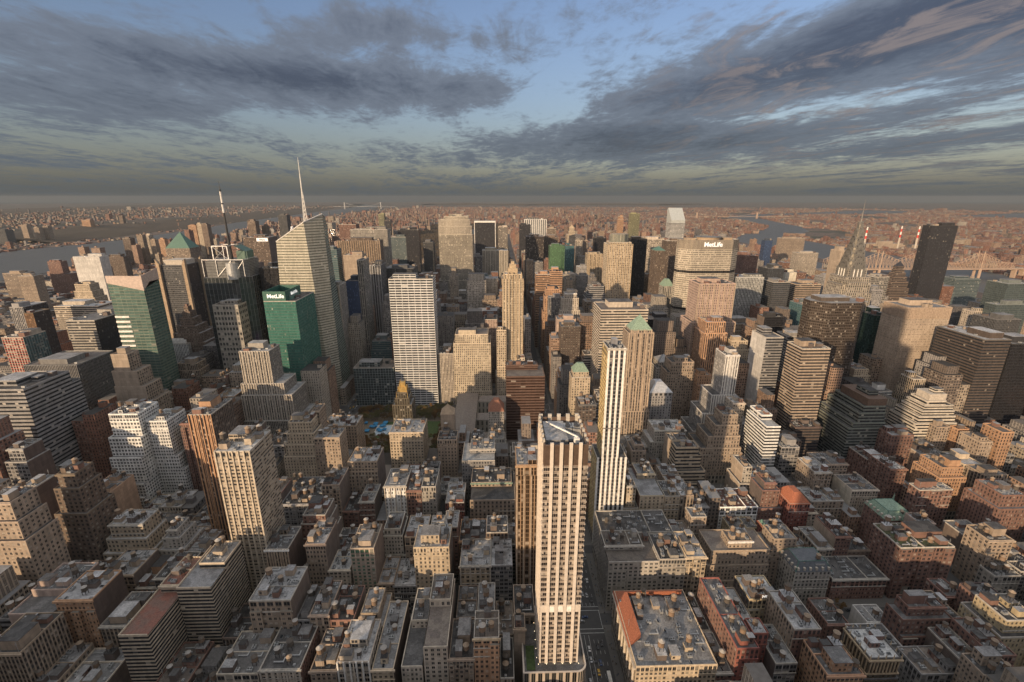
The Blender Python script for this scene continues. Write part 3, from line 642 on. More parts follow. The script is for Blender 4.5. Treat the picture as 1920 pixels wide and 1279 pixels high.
pg = pt_.new('ShaderNodeNewGeometry'); pn = pt_.noise(pg.outputs['Position'], .3, 5, .7).outputs[0]
pbk = pt_.new('ShaderNodeTexBrick'); pt_.put(pbk.inputs['Vector'], pg.outputs['Position']); pbk.inputs['Scale'].default_value = .6; pbk.inputs['Color1'].default_value = (1, 1, 1, 1); pbk.inputs['Color2'].default_value = (.88, .88, .88, 1); pbk.inputs['Mortar'].default_value = (.6, .6, .6, 1); pbk.inputs['Mortar Size'].default_value = .03
pt_.put(pb_.inputs['Base Color'], pt_.mix(1.0, pt_.mix(pn, (.13, .125, .115, 1), (.20, .19, .175, 1)), pbk.outputs[0], 'MULTIPLY')); pb_.inputs['Roughness'].default_value = .9
SW = 5.0
BLK = []
b = MB()
for i in range(len(AV)-1):
    for j in range(len(ST)-1):
        x0 = AV[i][0]+AV[i][1]; x1 = AV[i+1][0]-AV[i+1][1]; y0 = ST[j][0]+ST[j][1]; y1 = ST[j+1][0]-ST[j+1][1]
        s0 = SW if AV[i][1] > 9 else 3.5; s = 3.6
        BLK.append((x0, x1, y0, y1))
        # kerb line sits out from the building line
        b.box(x0-5.0, x1+5.0, y0-3.6, y1+3.6, 0.004, .15)
tag(b.build('pavements', pm_), kind='structure')
# lane markings on the big avenue and the crossing in view
b = MB()
ax0, ax1 = 64.5, 84.0
def stripe(x0, x1, y0, y1): b.box(x0, x1, y0, y1, .006, .012)
for yc in (208, 287, 365, 444, 522, 601, 686):
    for sgn in (-1, 1):
        e = yc+sgn*8.6
        stripe(ax0, ax1, e-.2, e+.2); stripe(ax0, ax1, e+sgn*3.6-.2, e+sgn*3.6+.2)
    for xx in (ax0+.2, ax1-.5): stripe(xx, xx+.3, yc-8.4, yc+8.4)
for a, c in ((221, 273), (300, 351), (378, 431), (457, 509), (536, 588), (615, 668)):
    for xx in (68.0, 71.4): stripe(xx-.12, xx+.12, a, c)
    yy = a
    while yy < c-3:
        for xx in (74.6, 77.8, 81.0): stripe(xx-.1, xx+.1, yy, yy+3)
        yy += 9
for a, c in ((540, 592), (612, 668), (705, 760)):
    yy = a
    while yy < c-3:
        for k in range(5): stripe(-240+k*3.6, -239.8+k*3.6, yy, yy+3)
        yy += 9
tag(b.build('road_markings', simple('road_paint', (.50, .50, .48), .7)), kind='structure')

# ---------------------------------------------------------------- listed buildings
HERO = [
(S, 'green glass tower with a slanted pale pink crown wall at the left', [(-499.4, -455.1, 610, 641, 218.3)], 'C:green:green', {'crown': 'slantpink'}),
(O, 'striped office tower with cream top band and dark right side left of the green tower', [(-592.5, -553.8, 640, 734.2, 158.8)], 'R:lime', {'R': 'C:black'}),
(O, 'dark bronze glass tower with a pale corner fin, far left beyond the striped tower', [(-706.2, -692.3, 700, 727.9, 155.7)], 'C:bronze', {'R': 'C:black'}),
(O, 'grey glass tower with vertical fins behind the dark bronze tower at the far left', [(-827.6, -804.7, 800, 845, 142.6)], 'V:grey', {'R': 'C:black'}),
('hotel_tower', 'hotel tower with red and pale green windows at the left edge of the picture', [(-600.8, -575, 560, 590, 158.2)], 'G:hotel', {'R': 'V:teal'}),
(S, 'dark ribbed tower with concrete corner fins left of the mast tower', [(-603.2, -560.9, 860, 903, 204.8)], 'R:dgrey', {'R': 'C:black', 'crown': 'fins'}),
(S, 'brick tower crowned by a green copper pyramid near the river', [(-888.1, -825, 1300, 1345, 190.8), (-893.1, -820, 1296, 1349, 162.8)], 'V:tan', {'crown': 'pyr:copper:42'}),
(A, 'white slab tower with slanted roof and blank walls near the river', [(-1092.9, -1025.8, 1250, 1280, 174.8)], 'P:blankw', {'R': 'P:blankw'}),
(A, 'dark brown slab with vertical bays standing before the river', [(-1382.1, -1312.6, 1700, 1728, 121.7)], 'V:brown', {}),
(A, 'brown brick tower nearest the river, left of the white slab', [(-1485.2, -1442.3, 1600, 1625, 118.4), (-1488.2, -1420.3, 1600, 1625, 78.4)], 'P:brick', {}),
(A, 'grey and brown slab with a vertical dark stripe at the far left', [(-1344.7, -1302.5, 1350, 1380, 110.2)], 'P:tan', {}),
(O, 'block with a bright white roof screen at the far left by the river', [(-1538.1, -1480.1, 1500, 1540, 95.3)], 'R:tan', {}),
(A, 'stepped tan apartment block right behind the striped tower', [(-886.5, -856, 1000, 1025, 146.4), (-889.5, -852, 998, 1027, 132.4), (-892.5, -848, 996, 1029, 118.4), (-896.5, -844, 994, 1031, 104.4)], 'P:buff', {}),
('warehouse', 'long low white roofed depot behind the striped tower', [(-829.1, -748.3, 880, 930, 126.1)], 'R:cream', {}),
(A, 'twin pale riverside tower, the taller of the pair left of the green pyramid', [(-1693.3, -1666.4, 2300, 2325, 152.4)], 'V:tan', {}),
(A, 'twin pale riverside tower, the lower one beside the river', [(-1697.6, -1667.6, 2350, 2375, 148.7)], 'V:cream', {}),
(A, 'slim brown riverside tower behind the green glass tower', [(-1683.8, -1651, 2200, 2230, 145.8)], 'V:brown', {}),
(A, 'round topped tan riverside tower', [(-1599, -1577.3, 2250, 2272, 134.4)], 'P:tan', {}),
(A, 'tan tower between the river towers and the green pyramid', [(-1525.3, -1499.4, 2200, 2222, 140.8)], 'P:orange', {}),
(A, 'sunlit orange slab, first of three by the pyramid roof', [(-1509.7, -1471.4, 2400, 2430, 190.3)], 'P:orange', {}),
(A, 'sunlit pale slab, second of three by the pyramid roof', [(-1467.4, -1445.1, 2400, 2430, 197.8)], 'P:buff', {}),
(A, 'dark slab, third of three by the pyramid roof', [(-1444.9, -1416.8, 2400, 2430, 195.2)], 'P:brown', {}),
(A, 'dark red twin slab left of the mast tower antenna', [(-1341, -1320.8, 2100, 2130, 184.5)], 'P:brick', {}),
(A, 'tall brown tower on the far river bank, leftmost of three', [(-3549.7, -3507.2, 3700, 3735, 124.8)], 'P:tan', {}),
(A, 'tall brown tower on the far river bank, middle of three', [(-3415.8, -3377.6, 3650, 3685, 108.3)], 'P:tan', {}),
(A, 'tall brown tower on the far river bank, right of three', [(-3393.5, -3354.8, 3700, 3735, 116.9)], 'P:tan', {}),
(A, 'lone pair block on the wooded ridge across the river', [(-3936.8, -3858.1, 4700, 4750, 114.9)], 'P:orange', {}),
(A, 'dark tower on the ridge across the river', [(-4039.9, -4001, 5300, 5340, 132)], 'P:brown', {}),
(A, 'dark grey tower across the river at the far left edge', [(-3536.9, -3474.8, 3500, 3560, 99.2)], 'P:dgrey', {}),
(O, 'pale masonry block with square windows wrapped round the mast tower', [(-420.5, -383.2, 690, 723.5, 168.4)], 'G2:lime', {}),
(O, 'dark glass office block with scattered lit panels behind the mast tower', [(-369.4, -340.7, 740, 785, 215.5)], 'C:blackb', {'R': 'C:black'}),
(O, 'wide dark brown gridded tower with a white rooftop sign', [(-731.9, -659.2, 1400, 1457.3, 210.4)], 'G:brown', {'R': 'P:blankd'}),
(O, 'narrow purple brown tower behind the mast tower', [(-472.1, -455.3, 900, 935, 200.8)], 'P:blankb', {}),
(O, 'dark slab tower with two bright roof lights near the river', [(-801.6, -770.8, 1800, 1830, 258.6)], 'P:dgrey', {}),
(O, 'very dark square tower by the river, left of the spire', [(-967.3, -936.8, 1900, 1930, 233.3)], 'P:brown', {}),
(O, 'small brown tower by the river left of the spire tower', [(-939.3, -918.4, 1950, 1972, 212.4)], 'P:brown', {}),
(O, 'teal topped glass tower right of the spire tower', [(-367.8, -333.7, 1000, 1030, 216.8)], 'R:teal', {}),
(O, 'wide brown ribbed slab with dishes on its roof', [(-387.3, -284.6, 1170, 1205, 220.5)], 'V:brown2', {'piers': (20, 1.4, 'tan')}),
(O, 'reddish tower with large pale panels at its top', [(-487, -435, 1500, 1535, 242)], 'G:brick', {}),
(O, 'wide grey tan slab behind the brown ribbed slab', [(-390.5, -292, 1290, 1325, 239.3)], 'V:lime2', {}),
(O, 'plain light brown slab in front of the brown ribbed slab', [(-321.6, -281.8, 1000, 1030, 205.6)], 'P:blankt', {}),
(O, 'narrow gridded tower with white piers in front of the light brown slab', [(-249.8, -239, 850, 890, 213.5)], 'V:lime', {}),
(O, 'tower with dark vertical stripes and white dishes on top', [(-259.9, -233.4, 950, 999.7, 190.1)], 'V:stripe', {'top': 'block', 'piers': (6, 1.0, 'silver')}),
(O, 'grey striped tower with broad pale piers right of the spire tower', [(-287.2, -265, 790, 826.4, 179.2)], 'V:lime', {'piers': (5, 2.0, 'stone')}),
(O, 'blank dark glass tower behind the grey striped tower', [(-273, -250, 850, 890, 176.1)], 'C:blue', {}),
(O, 'greenish ribbed tower with a pale pierced top band', [(-335.3, -284.6, 1500, 1530, 203.1)], 'V:teal2', {}),
(O, 'black office tower behind the greenish ribbed tower', [(-340.4, -268.2, 1650, 1680, 214.3)], 'C:black', {}),
(O, 'broad dark flat topped office block with a mechanical penthouse', [(-238.5, -175.7, 1000, 1050, 177.4)], 'V:dgrey', {}),
(A, 'slender olive tower near the park', [(-547.9, -521.2, 2250, 2270, 247.1)], 'R:olive', {}),
(S, 'dark slab behind the stone slab tower near the park', [(-488.5, -461.1, 2100, 2120, 223.3)], 'C:black', {}),
(O, 'low grey glass office block right of the spire tower above the park', [(-226.7, -163.2, 700, 745, 63.3)], 'G:glassgrid', {}),
(O, 'grey green stepped office block between the white tower and the striped towers', [(-221.8, -183.3, 800, 840, 76.8), (-223.8, -183.3, 796, 844, 62.8)], 'R:teal3', {}),
(S, 'tall white gridded office tower with dark window strips in front of the park', [(-160.9, -95, 700, 734.3, 204.4)], 'W:white', {'R': 'R:white'}),
(S, 'huge ribbed limestone slab tower with stepped shoulders', [(-138.7, -74.8, 1272, 1298, 274), (-153.7, -70.8, 1270, 1302, 265), (-153.7, -66.8, 1268, 1304, 249), (-153.7, -64.8, 1266, 1306, 227), (-157.7, -62.8, 1263, 1309, 107)], 'V:lime3', {'piers': (22, 0.9, 'stone')}),
(O, 'low stone office block before the ribbed limestone slab tower', [(-129.6, -62, 1180, 1220, 87.3)], 'V:lime', {}),
(S, 'black glass slab framed in white near the park', [(-90.6, -10.5, 1920, 1950, 225.1)], 'C:black', {'crown': 'frame'}),
(S, 'pale gridded tower right of the white framed black slab', [(2.1, 38.8, 1850, 1875, 212.7)], 'G:cream', {}),
(S, 'broad white striped tower with flat roof by the park', [(109.3, 201.3, 1990, 2020, 234)], 'V:white', {'piers': (12, 2.2, 'white')}),
(S, 'black tower left of the white striped tower', [(82.5, 124.7, 1820, 1850, 222.1)], 'C:black', {}),
(S, 'dark brown office tower with recessed facets and flat top', [(89.1, 145.9, 1500, 1540, 203.9)], 'G:dbrown', {}),
(O, 'small dark brown tower behind the dark faceted one', [(151.6, 200.3, 1560, 1590, 197.3)], 'V:brown', {}),
(S, 'bright green glass tower behind the avenue towers', [(143.8, 184.7, 1300, 1335, 193.7)], 'C:green2', {}),
(S, 'dark teal tower right of the bright green glass tower', [(200, 226.8, 1400, 1435, 185.3)], 'C:teald', {}),
(S, 'tan tower with split crown and green roof patch', [(182.3, 213.4, 1750, 1778, 212.6)], 'V:tan', {}),
('hotel_tower', 'slender stepped hotel tower with pointed crown', [(283.9, 302.9, 1900, 1914, 205.2), (281.9, 304.9, 1899, 1915, 193.2), (278.9, 307.9, 1897, 1917, 179.2), (275.9, 310.9, 1895, 1919, 159.2)], 'P:buff', {'crown': 'pyr:buffc:14'}),
(A, 'white tower with rounded crown', [(243.8, 263.7, 1480, 1498, 192.2)], 'V:cream', {}),
(A, 'slim tan twin right of the white rounded tower', [(272.3, 284.1, 1500, 1516, 190.4)], 'V:tan', {}),
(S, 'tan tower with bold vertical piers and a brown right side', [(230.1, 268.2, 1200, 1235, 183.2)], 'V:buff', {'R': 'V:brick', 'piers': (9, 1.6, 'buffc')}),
(O, 'grey stepped tower with fluted top before the tan piers tower', [(192.2, 214, 1120, 1145, 162.2), (189.2, 219, 1117, 1148, 142.2), (185.2, 223, 1114, 1151, 117.2)], 'P:grey', {}),
(S, 'long olive brown tower right of the tan piers tower', [(315.5, 353.9, 1550, 1580, 194.4)], 'C:blackb', {}),
(O, 'banded white ziggurat office block', [(202.6, 234.3, 1010, 1040, 134.7), (199.6, 234.3, 1007, 1042, 126.7), (196.6, 236.3, 1004, 1044, 118.7), (193.6, 237.3, 1001, 1046, 110.7)], 'R:grey', {}),
(O, 'ribbed grey stone slab behind the gold lit slender tower', [(-43, 14.4, 1350, 1385, 177.4), (-43, 30.4, 1349, 1387, 176.4)], 'V:lime3', {'piers': (13, 1.2, 'stone')}),
(O, 'grey stone wing left of the ribbed slab', [(-63.5, -42.6, 1330, 1348.7, 163.4)], 'V:grey', {}),
(O, 'dark ribbed tower with flat roof left of the huge limestone slab', [(-200.8, -173.5, 1300, 1335, 204.6)], 'V:dgrey', {}),
(O, 'black slab at the left of the huge limestone slab tower', [(-284.4, -243.3, 1500, 1530, 225.7)], 'C:black', {}),
(O, 'small block with teal window bands below the ribbed slab', [(-43.6, -20, 1090, 1120, 143.8)], 'R:tealb', {}),
(O, 'pale blank sided block behind the gold lit ziggurat', [(-21.7, 0.6, 790, 825, 118.1)], 'P:pink', {}),
(O, 'small stepped grey block behind the gold lit ziggurat', [(-68.5, -40.7, 850, 880, 98.9)], 'P:grey', {}),
(S, 'slender gold lit setback tower rising beside the avenue', [(11.4, 40, 715, 739, 208.6), (9.4, 42, 715, 741, 201.6), (-2.6, 42, 715, 745, 41.6), (-2.6, 48, 715, 749, 19.6)], 'V:buff2', {'crown': 'artdeco', 'piers': (6, 1.2, 'buffc')}),
('hotel_tower', 'slim cream shaft attached left of the slender setback tower', [(0, 15.1, 706, 714.7, 122.2), (0, 15.1, 705, 714.7, 62.2)], 'P:buff', {}),
(O, 'gold lit stone ziggurat facing the park with a bulkhead on top', [(-65.1, -13.4, 705, 743, 115.9), (-68.1, -9.4, 703, 745, 101.9), (-68.5, -8.4, 701, 745, 21.9)], 'P:buff2', {'pent': 1}),
(O, 'classical stone block with a colonnaded front left of the gold lit ziggurat', [(-93.9, -68.7, 705, 743, 84.6)], 'V:cream', {}),
(S, 'small slender office block beside the avenue right of the setback tower', [(35.1, 44.4, 700, 714.7, 78.1)], 'P:cream', {}),
(O, 'tan office slab with horizontal bands and a raised right half', [(83.6, 113.3, 1000, 1030, 163.6)], 'R:orange', {}),
(O, 'right half of the banded tan slab, taller with a blank cap', [(113.2, 140.6, 1000, 1030, 169.2)], 'R:orange', {}),
(O, 'stepped orange brick tower with a stage like crown', [(96, 122, 900, 926, 150.1), (93, 125, 897, 929, 136.1), (90, 129, 894, 932, 106.1)], 'P:orange', {}),
(O, 'grey brown office block before the stepped orange tower', [(96.2, 119, 850, 870, 143.6)], 'V:grey2', {}),
(O, 'cream tower with a jagged white castellated crown', [(122.8, 144.1, 830, 849.7, 155.4), (117.8, 148.1, 828, 849.7, 146.4), (114.8, 151.1, 826, 849.7, 124.4)], 'P:cream', {'corn': 'white'}),
(O, 'pinkish blank topped block in front of the orange tower', [(102.5, 134.2, 765, 795, 123.6)], 'P:blankp', {}),
(O, 'dark brown block with rows of bright window panes and roof terrace', [(103.1, 134.8, 720, 750, 123.6)], 'P:dbrownw', {}),
(O, 'black gridded office block behind the twin bands tower', [(148.9, 177.7, 780, 825, 113.7)], 'C:black', {}),
(O, 'wide office slab with cream bands and flat roof', [(148.2, 215.8, 640, 694, 169.1)], 'R:cream2', {}),
(S, 'octagonal stone tower with a fluted glass crown', [(242.5, 287.1, 1010, 1050, 229.6), (237.5, 291.1, 1010, 1054, 225.6)], 'P:buff3', {'crown': 'glassdrum', 'piers': (7, 1.2, 'buffc')}),
(S, 'dark glass tower with thin vertical lines and a black cap', [(312.8, 348.9, 1100, 1140, 228.7)], 'C:blackb', {}),
(S, 'white gridded tower behind the dark glass tower', [(392.6, 449.3, 1250, 1285, 215.9)], 'G:cream', {}),
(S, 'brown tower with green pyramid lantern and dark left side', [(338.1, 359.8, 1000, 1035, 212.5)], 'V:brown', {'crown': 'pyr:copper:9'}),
(S, 'tall dark brown ribbed tower just left of the big lettered slab', [(402.4, 434.2, 1120, 1155, 223.1)], 'V:brown', {}),
(O, 'pale classical tower with green hipped roof hidden behind the lettered slab', [(346, 368.4, 960, 985, 144.3)], 'V:lime', {'crown': 'hip:copperl:14'}),
(S, 'slim tower with yellow top and horizontal bands on the skyline', [(629.9, 675.8, 2300, 2325, 246.9)], 'R:olive', {}),
(A, 'slender orange tower with a pointed top on the skyline', [(599.3, 623.2, 2400, 2418, 230.9), (597.3, 625.2, 2399, 2419, 216.9)], 'P:orange', {}),
(O, 'low dark gridded block with flat roof behind the copper pyramid tower', [(248.8, 285.1, 740, 785, 128.9)], 'G:blackg', {}),
(S, 'glass and white framed tower with a zigzag roof edge', [(467.3, 523.3, 900, 940, 171.4)], 'V:glassw', {}),
(O, 'wide brown classical block with deep courts right of the light brown tower', [(425.1, 476.4, 800, 850, 104.4), (422.1, 480.4, 797, 852, 92.4)], 'P:tan', {}),
(O, 'tan classical block with cornice behind the white shaft tower', [(470.6, 510.9, 770, 796.7, 115)], 'P:buff', {}),
(O, 'red brown office tower with dark left side right of the lettered slab', [(581.1, 615.4, 1100, 1135, 189.9)], 'P:brick', {}),
(S, 'small deep blue tower on the east skyline', [(963.1, 990.4, 1700, 1725, 173.2)], 'C:blue', {}),
(A, 'broad tan apartment slab on the east skyline', [(1198.8, 1302, 2000, 2030, 155.7)], 'P:tan', {}),
(A, 'white piered apartment tower on the east side', [(964.9, 1031.1, 1500, 1535, 150)], 'V:cream', {}),
(O, 'dark office slab with a plain top band east of the zigzag roof tower', [(585.6, 621.9, 1000, 1040, 174.2)], 'C:dg', {}),
(O, 'blank bright cream block catching the sun', [(662.8, 689, 1060, 1085, 155.4)], 'P:blankc', {}),
(O, 'grey glass slab before the dark office slab', [(542.9, 577, 900, 935, 161.6)], 'C:grey', {}),
(O, 'tower with rounded ribbed bands east of the grey glass slab', [(622.8, 674.7, 950, 990, 148)], 'R:tan', {}),
(O, 'teal glass block with pale roof edge', [(541.1, 571, 800, 835, 138.9)], 'C:teal', {}),
(O, 'brown tower with plain tan shaft left of the spired tower', [(629.4, 648.3, 850, 878, 227.8)], 'P:blankt', {'R': 'C:black'}),
(O, 'grey plain tower low behind the tan shaft tower', [(711.3, 736.1, 1000, 1030, 155.1)], 'P:grey', {}),
(O, 'white slab with dark window grid right of the spired tower', [(825.3, 858.6, 1000, 1030, 154.6)], 'G:lime', {}),
(O, 'stone block behind the spired tower at its right foot', [(712.9, 733.6, 860, 890, 152.5)], 'P:grey2', {}),
(S, 'dark tower with a steeply tapering top right of the spired tower', [(975.4, 991.3, 1120, 1134, 160.6), (973.4, 993.3, 1119, 1135, 152.6), (970.4, 996.3, 1117, 1137, 144.6), (967.4, 1000.3, 1115, 1139, 134.6), (963.4, 1004.3, 1113, 1141, 122.6), (959.4, 1008.3, 1111, 1143, 106.6), (955.4, 1011.3, 1109, 1145, 86.6)], 'R:brown', {'crown': 'pyr:darkc:12'}),
(S, 'tall plain black glass tower alone on the east skyline', [(1048.7, 1113.3, 1135, 1161, 255.6)], 'C:black', {}),
(S, 'pair of pale glass apartment towers right of the black tower', [(1254.2, 1323.4, 1250, 1290, 107.6), (1254.2, 1327.4, 1248, 1292, 105.6)], 'R:teal2', {}),
(S, 'grey green glass slab at the right edge with slanted lower roof', [(962.6, 1009.2, 850, 890, 165.3)], 'C:tealg', {}),
(O, 'slanted glass roofed tower in front of the grey green slab', [(874.8, 934.5, 780, 799.7, 141.3)], 'C:tealg', {}),
(O, 'dark office block with a round roof drum near the right edge', [(827.3, 870.1, 730, 770, 127.5)], 'V:dgrey', {}),
(O, 'small cream tower with domed tank between the black tower and right edge', [(859.3, 881, 800, 822, 124.3)], 'P:cream', {}),
(S, 'large dark bronze tower set askew with chamfered corners', [(431.2, 507.6, 600, 649.7, 185.5)], 'G:bronze2', {'crown': 'none', 'chamfer': 17}),
(O, 'dark green glass office block tucked right of the askew bronze tower', [(586.4, 613.5, 690, 730, 146.3)], 'C:greend', {}),
(S, 'tan office tower with tiny square windows and ribbed top band', [(574.1, 636.6, 620, 664, 174.2)], 'P:tanpin', {'crown': 'ribband'}),
(S, 'broad dark brown banded tower with a tan rooftop block', [(597.9, 631.5, 530, 595.2, 154.7)], 'R:dbrown2', {'pent': 2}),
(S, 'black tower with glinting windows at the right edge', [(645.6, 688.3, 540, 580, 145.7)], 'C:blackb', {}),
(S, 'tower with copper pyramid roof above a brown stone shaft', [(159.5, 184.8, 525, 547, 171.7), (156.5, 186.8, 523, 549, 168.7), (154.5, 186.8, 523, 555, 113.7), (152.5, 188.8, 521, 557, 68.7)], 'V:tan2', {'crown': 'pyr:copperl:17', 'piers': (4, 1.6, 'tanp')}),
(O, 'small classical office block with stepped little pyramid roof', [(238.2, 258.7, 640, 666, 90.2), (234.2, 260.7, 637, 669, 82.2)], 'P:lime', {'crown': 'pyr:grey:9'}),
(O, 'stone office block between the classical block and the octagonal dark tower', [(244.7, 277.1, 610, 636.7, 100.7), (239.7, 279.1, 610, 636.7, 86.7)], 'P:tan', {}),
(O, 'grey office block with steep hipped metal roof beside the pyramid shaft', [(190.2, 218.9, 530, 560, 89.6)], 'P:grey2', {'crown': 'hip:silver:11'}),
(O, 'dark brick office tower with orange lit octagonal top', [(279.3, 299, 600, 624, 84.4), (279.3, 304, 595, 629, 71.4), (279.3, 310, 590, 634, 49.4)], 'P:orange', {}),
(S, 'large light brown stone tower with arched windows in front of the lettered slab', [(309.8, 366.7, 700, 740, 195), (303.8, 372.7, 696, 744, 135)], 'P:pinkt', {'pent': 1, 'piers': (8, 1.3, 'tanp')}),
(O, 'orange lit gothic topped wing standing before the light brown tower', [(308.1, 336.6, 655, 685, 146.3), (305.1, 339.6, 652, 688, 130.3)], 'V:orange2', {}),
(S, 'slim silver white shaft tower with dark window strips and stepped left flank', [(282.1, 299.3, 535, 563, 136), (270.1, 301.3, 533, 567, 84), (260.1, 303.3, 531, 569, 60), (250.1, 307.3, 529, 571, 36)], 'V:silver', {'pent': 1, 'piers': (6, 0.9, 'white')}),
(O, 'brown brick stepped block at the foot of the silver shaft tower', [(257.9, 275.1, 475, 497, 85), (249.9, 277.1, 473, 500, 73), (241.9, 279.1, 471, 503, 60), (233.9, 281.1, 469, 506, 46)], 'P:tan3', {}),
(O, 'narrow cream block with open roof frame beside the brown stepped block', [(281.2, 295.3, 500, 520, 87.8)], 'P:cream', {}),
(O, 'grey slab with a bright blank left wall and dark window rows', [(355.9, 379.4, 580, 616.7, 144.6)], 'R:grey3', {'L': 'P:blankw'}),
(O, 'grey block behind the brown banded tower with a round roof drum', [(430.2, 467.8, 650, 680, 124.8)], 'R:grey', {}),
(S, 'brown banded tower with plain top band and flat roof', [(366.2, 400.6, 520, 551, 148.3)], 'R:tan4', {}),
(O, 'dark podium building with horizontal windows under the brown banded tower', [(362.1, 393.7, 500, 518, 55.1)], 'R:dbrown', {}),
(O, 'white office slab with a long banded left side stepping down', [(294.8, 310.2, 450, 493.3, 82.6), (294.8, 314.2, 450, 493.3, 24.6), (288.8, 317.2, 448, 496.3, 12.6)], 'R:white2', {}),
(O, 'buff modern block with blank cap and boxy setbacks', [(190.1, 214, 432, 446, 69), (190.1, 218, 432, 449.7, 60), (190.1, 222, 427, 449.7, 43), (190.1, 222, 423, 449.7, 31)], 'R:buff', {'capblank': 1}),
(O, 'buff square tower rising behind the blank capped block', [(189.7, 210.3, 450, 466, 67.9), (189.7, 210.3, 450, 468, 53.9)], 'P:blankt', {}),
(O, 'classical loft block with cream top floors above a tan base', [(183.2, 219.3, 480, 508, 63.8), (178.2, 219.3, 478, 510, 49.8)], 'P:lime', {}),
(S, 'slim tower with bright white vertical bands and yellow corners', [(97.2, 112.7, 374, 396, 198), (97.2, 112.7, 374, 396, 123), (93.2, 120.7, 374, 399, 93)], 'G:stripeb', {'L': 'R:yellow', 'R': 'R:yellow', 'piers': (4, 1.9, 'white')}),
(O, 'cream block with green hipped roof beside the avenue', [(99.2, 119.1, 560, 578, 106.8), (97.2, 121.1, 558, 580, 99.8)], 'P:buff', {'crown': 'hip:copperl:10'}),
(O, 'dark loft block behind the yellow cornered tower', [(100.7, 122.3, 520, 545, 78.8)], 'P:dbrownw', {}),
(S, 'brown metal banded office tower with a pale flat roof beside the avenue', [(12.5, 60.8, 540, 585, 108.8)], 'R:rust', {}),
(O, 'narrow stone block with red hipped roof left of the brown banded tower', [(-9.3, 9.4, 515, 537, 74)], 'P:lime', {'crown': 'hip:redtile:12'}),
(O, 'tan building with pointed roof left of the library', [(-62.4, -47.4, 480, 496, 87.4)], 'P:blankt', {'crown': 'pyr:tan:10'}),
(O, 'narrow tan stepped tower in front of the library', [(-64.2, -43.2, 458, 479.7, 67.3)], 'P:tan', {}),
('gothic_tower', 'black brick tower with gilded crown beside the park', [(-119.5, -106.2, 520, 536, 96.9), (-121.5, -104.2, 518, 538, 90.9), (-124.5, -101.2, 516, 540, 82.9)], 'V:gold', {'crown': 'gilded'}),
('club_building', 'ornate stone block with arched top windows below the gilded tower', [(-120.8, -83, 478, 512, 66.4), (-120.8, -83, 477, 513, 56.4)], 'P:buff4', {}),
(S, 'emerald green glass tower with white lettering at its top', [(-312.2, -269.7, 625, 691.7, 187.4)], 'C:emer', {'crown': 'none'}),
(O, 'pale ribbed stepped tower in front of the emerald tower', [(-319.3, -282.7, 560, 590, 137.9), (-322.3, -268.7, 557, 594, 95.9), (-322.3, -258.7, 553, 598, 81.9), (-322.3, -250.7, 549, 602, 47.9)], 'V:lime4', {'piers': (12, 0.8, 'stone')}),
(A, 'slim white tower with stepped top left of the mast tower base', [(-525.6, -498.6, 735, 742.7, 94.8), (-528.6, -486.6, 732, 742.7, 32.8), (-536.6, -478.6, 728, 742.7, 20.8)], 'V:white3', {'crown': 'whitecap'}),
(O, 'dark ziggurat tower with lit tip behind the slim white tower', [(-509.9, -503.1, 760, 770, 150.7), (-512.9, -500.1, 758, 773, 142.7), (-516.9, -495.1, 755, 777, 132.7), (-521.9, -489.1, 751, 781, 120.7), (-526.9, -482.1, 747, 785, 108.7), (-531.9, -475.1, 743, 789, 94.7)], 'P:brown3', {}),
(O, 'tall grey ribbed slab with flat roof and dark pier corners', [(-553.6, -492.7, 530, 585, 132.6)], 'V:dg2', {'piers': (34, 0.5, 'greyp')}),
(O, 'banded grey brown office slab at the left edge', [(-487.5, -446.4, 420, 470, 147.3), (-487.5, -446.4, 420, 480, 135.3), (-487.5, -443.4, 420, 492, 75.3)], 'R:grey4', {}),
(O, 'stepped brown tower with a blank lit left wall behind the ribbed slab', [(-442.4, -423.8, 520, 538, 148.4), (-444.4, -415.8, 518, 541, 128.4), (-444.4, -408.8, 516, 543, 110.4), (-444.4, -402.8, 513, 545, 92.4)], 'P:tan3', {'F': 'P:blankt'}),
(O, 'white brick stepped office tower catching the sun', [(-392, -363, 440, 470, 111), (-394, -361.8, 435, 473, 87), (-394, -361.8, 430, 476, 67), (-399, -361.8, 425, 479, 39), (-402, -361.8, 422, 482, 25)], 'P:white4', {}),
(O, 'white brick wing right of the stepped white tower', [(-361.6, -340.5, 446, 476, 99.8), (-361.6, -336.5, 446, 479, 59.8), (-361.6, -332.5, 446, 482, 43.8)], 'P:white4', {}),
(S, 'orange brick tower with dark vertical window strips', [(-274.1, -253.5, 385, 420, 135.5)], 'V:orange', {'R': 'V:brown', 'pent': 1, 'piers': (7, 0.7, 'orangep')}),
(A, 'tall cream apartment tower with balcony corners and rooftop stage', [(-200.8, -175.2, 300, 332, 146.7)], 'P:balc', {'pent': 1, 'piers': (7, 1.0, 'cream')}),
(O, 'tan brick ziggurat with regular windows left of centre', [(-228.3, -203.4, 470, 489.7, 84.7), (-230.3, -200.4, 467, 489.7, 72.7), (-232.3, -199.5, 464, 489.7, 60.7), (-234.3, -199.5, 461, 489.7, 47.7)], 'P:buff4', {'pent': 1}),
(O, 'tall plain wing behind the tan ziggurat', [(-209.8, -201.4, 490, 510, 88.5)], 'P:tan', {}),
(O, 'tan loft block with notched top and water tanks right of the ziggurat', [(-199.3, -171.6, 462, 486, 69.6)], 'P:tan', {'tank': 3}),
(O, 'grey loft group with many water tanks near the park corner', [(-210.3, -169.5, 515, 545, 56.7)], 'P:tan', {'tank': 4}),
(L, 'tan loft tower with a pink blank stair block on its roof', [(-144.7, -116.2, 405, 433, 73.6), (-144.7, -116.2, 404, 433, 63.6)], 'P:tan', {'R': 'P:blankd2', 'pent': 1}),
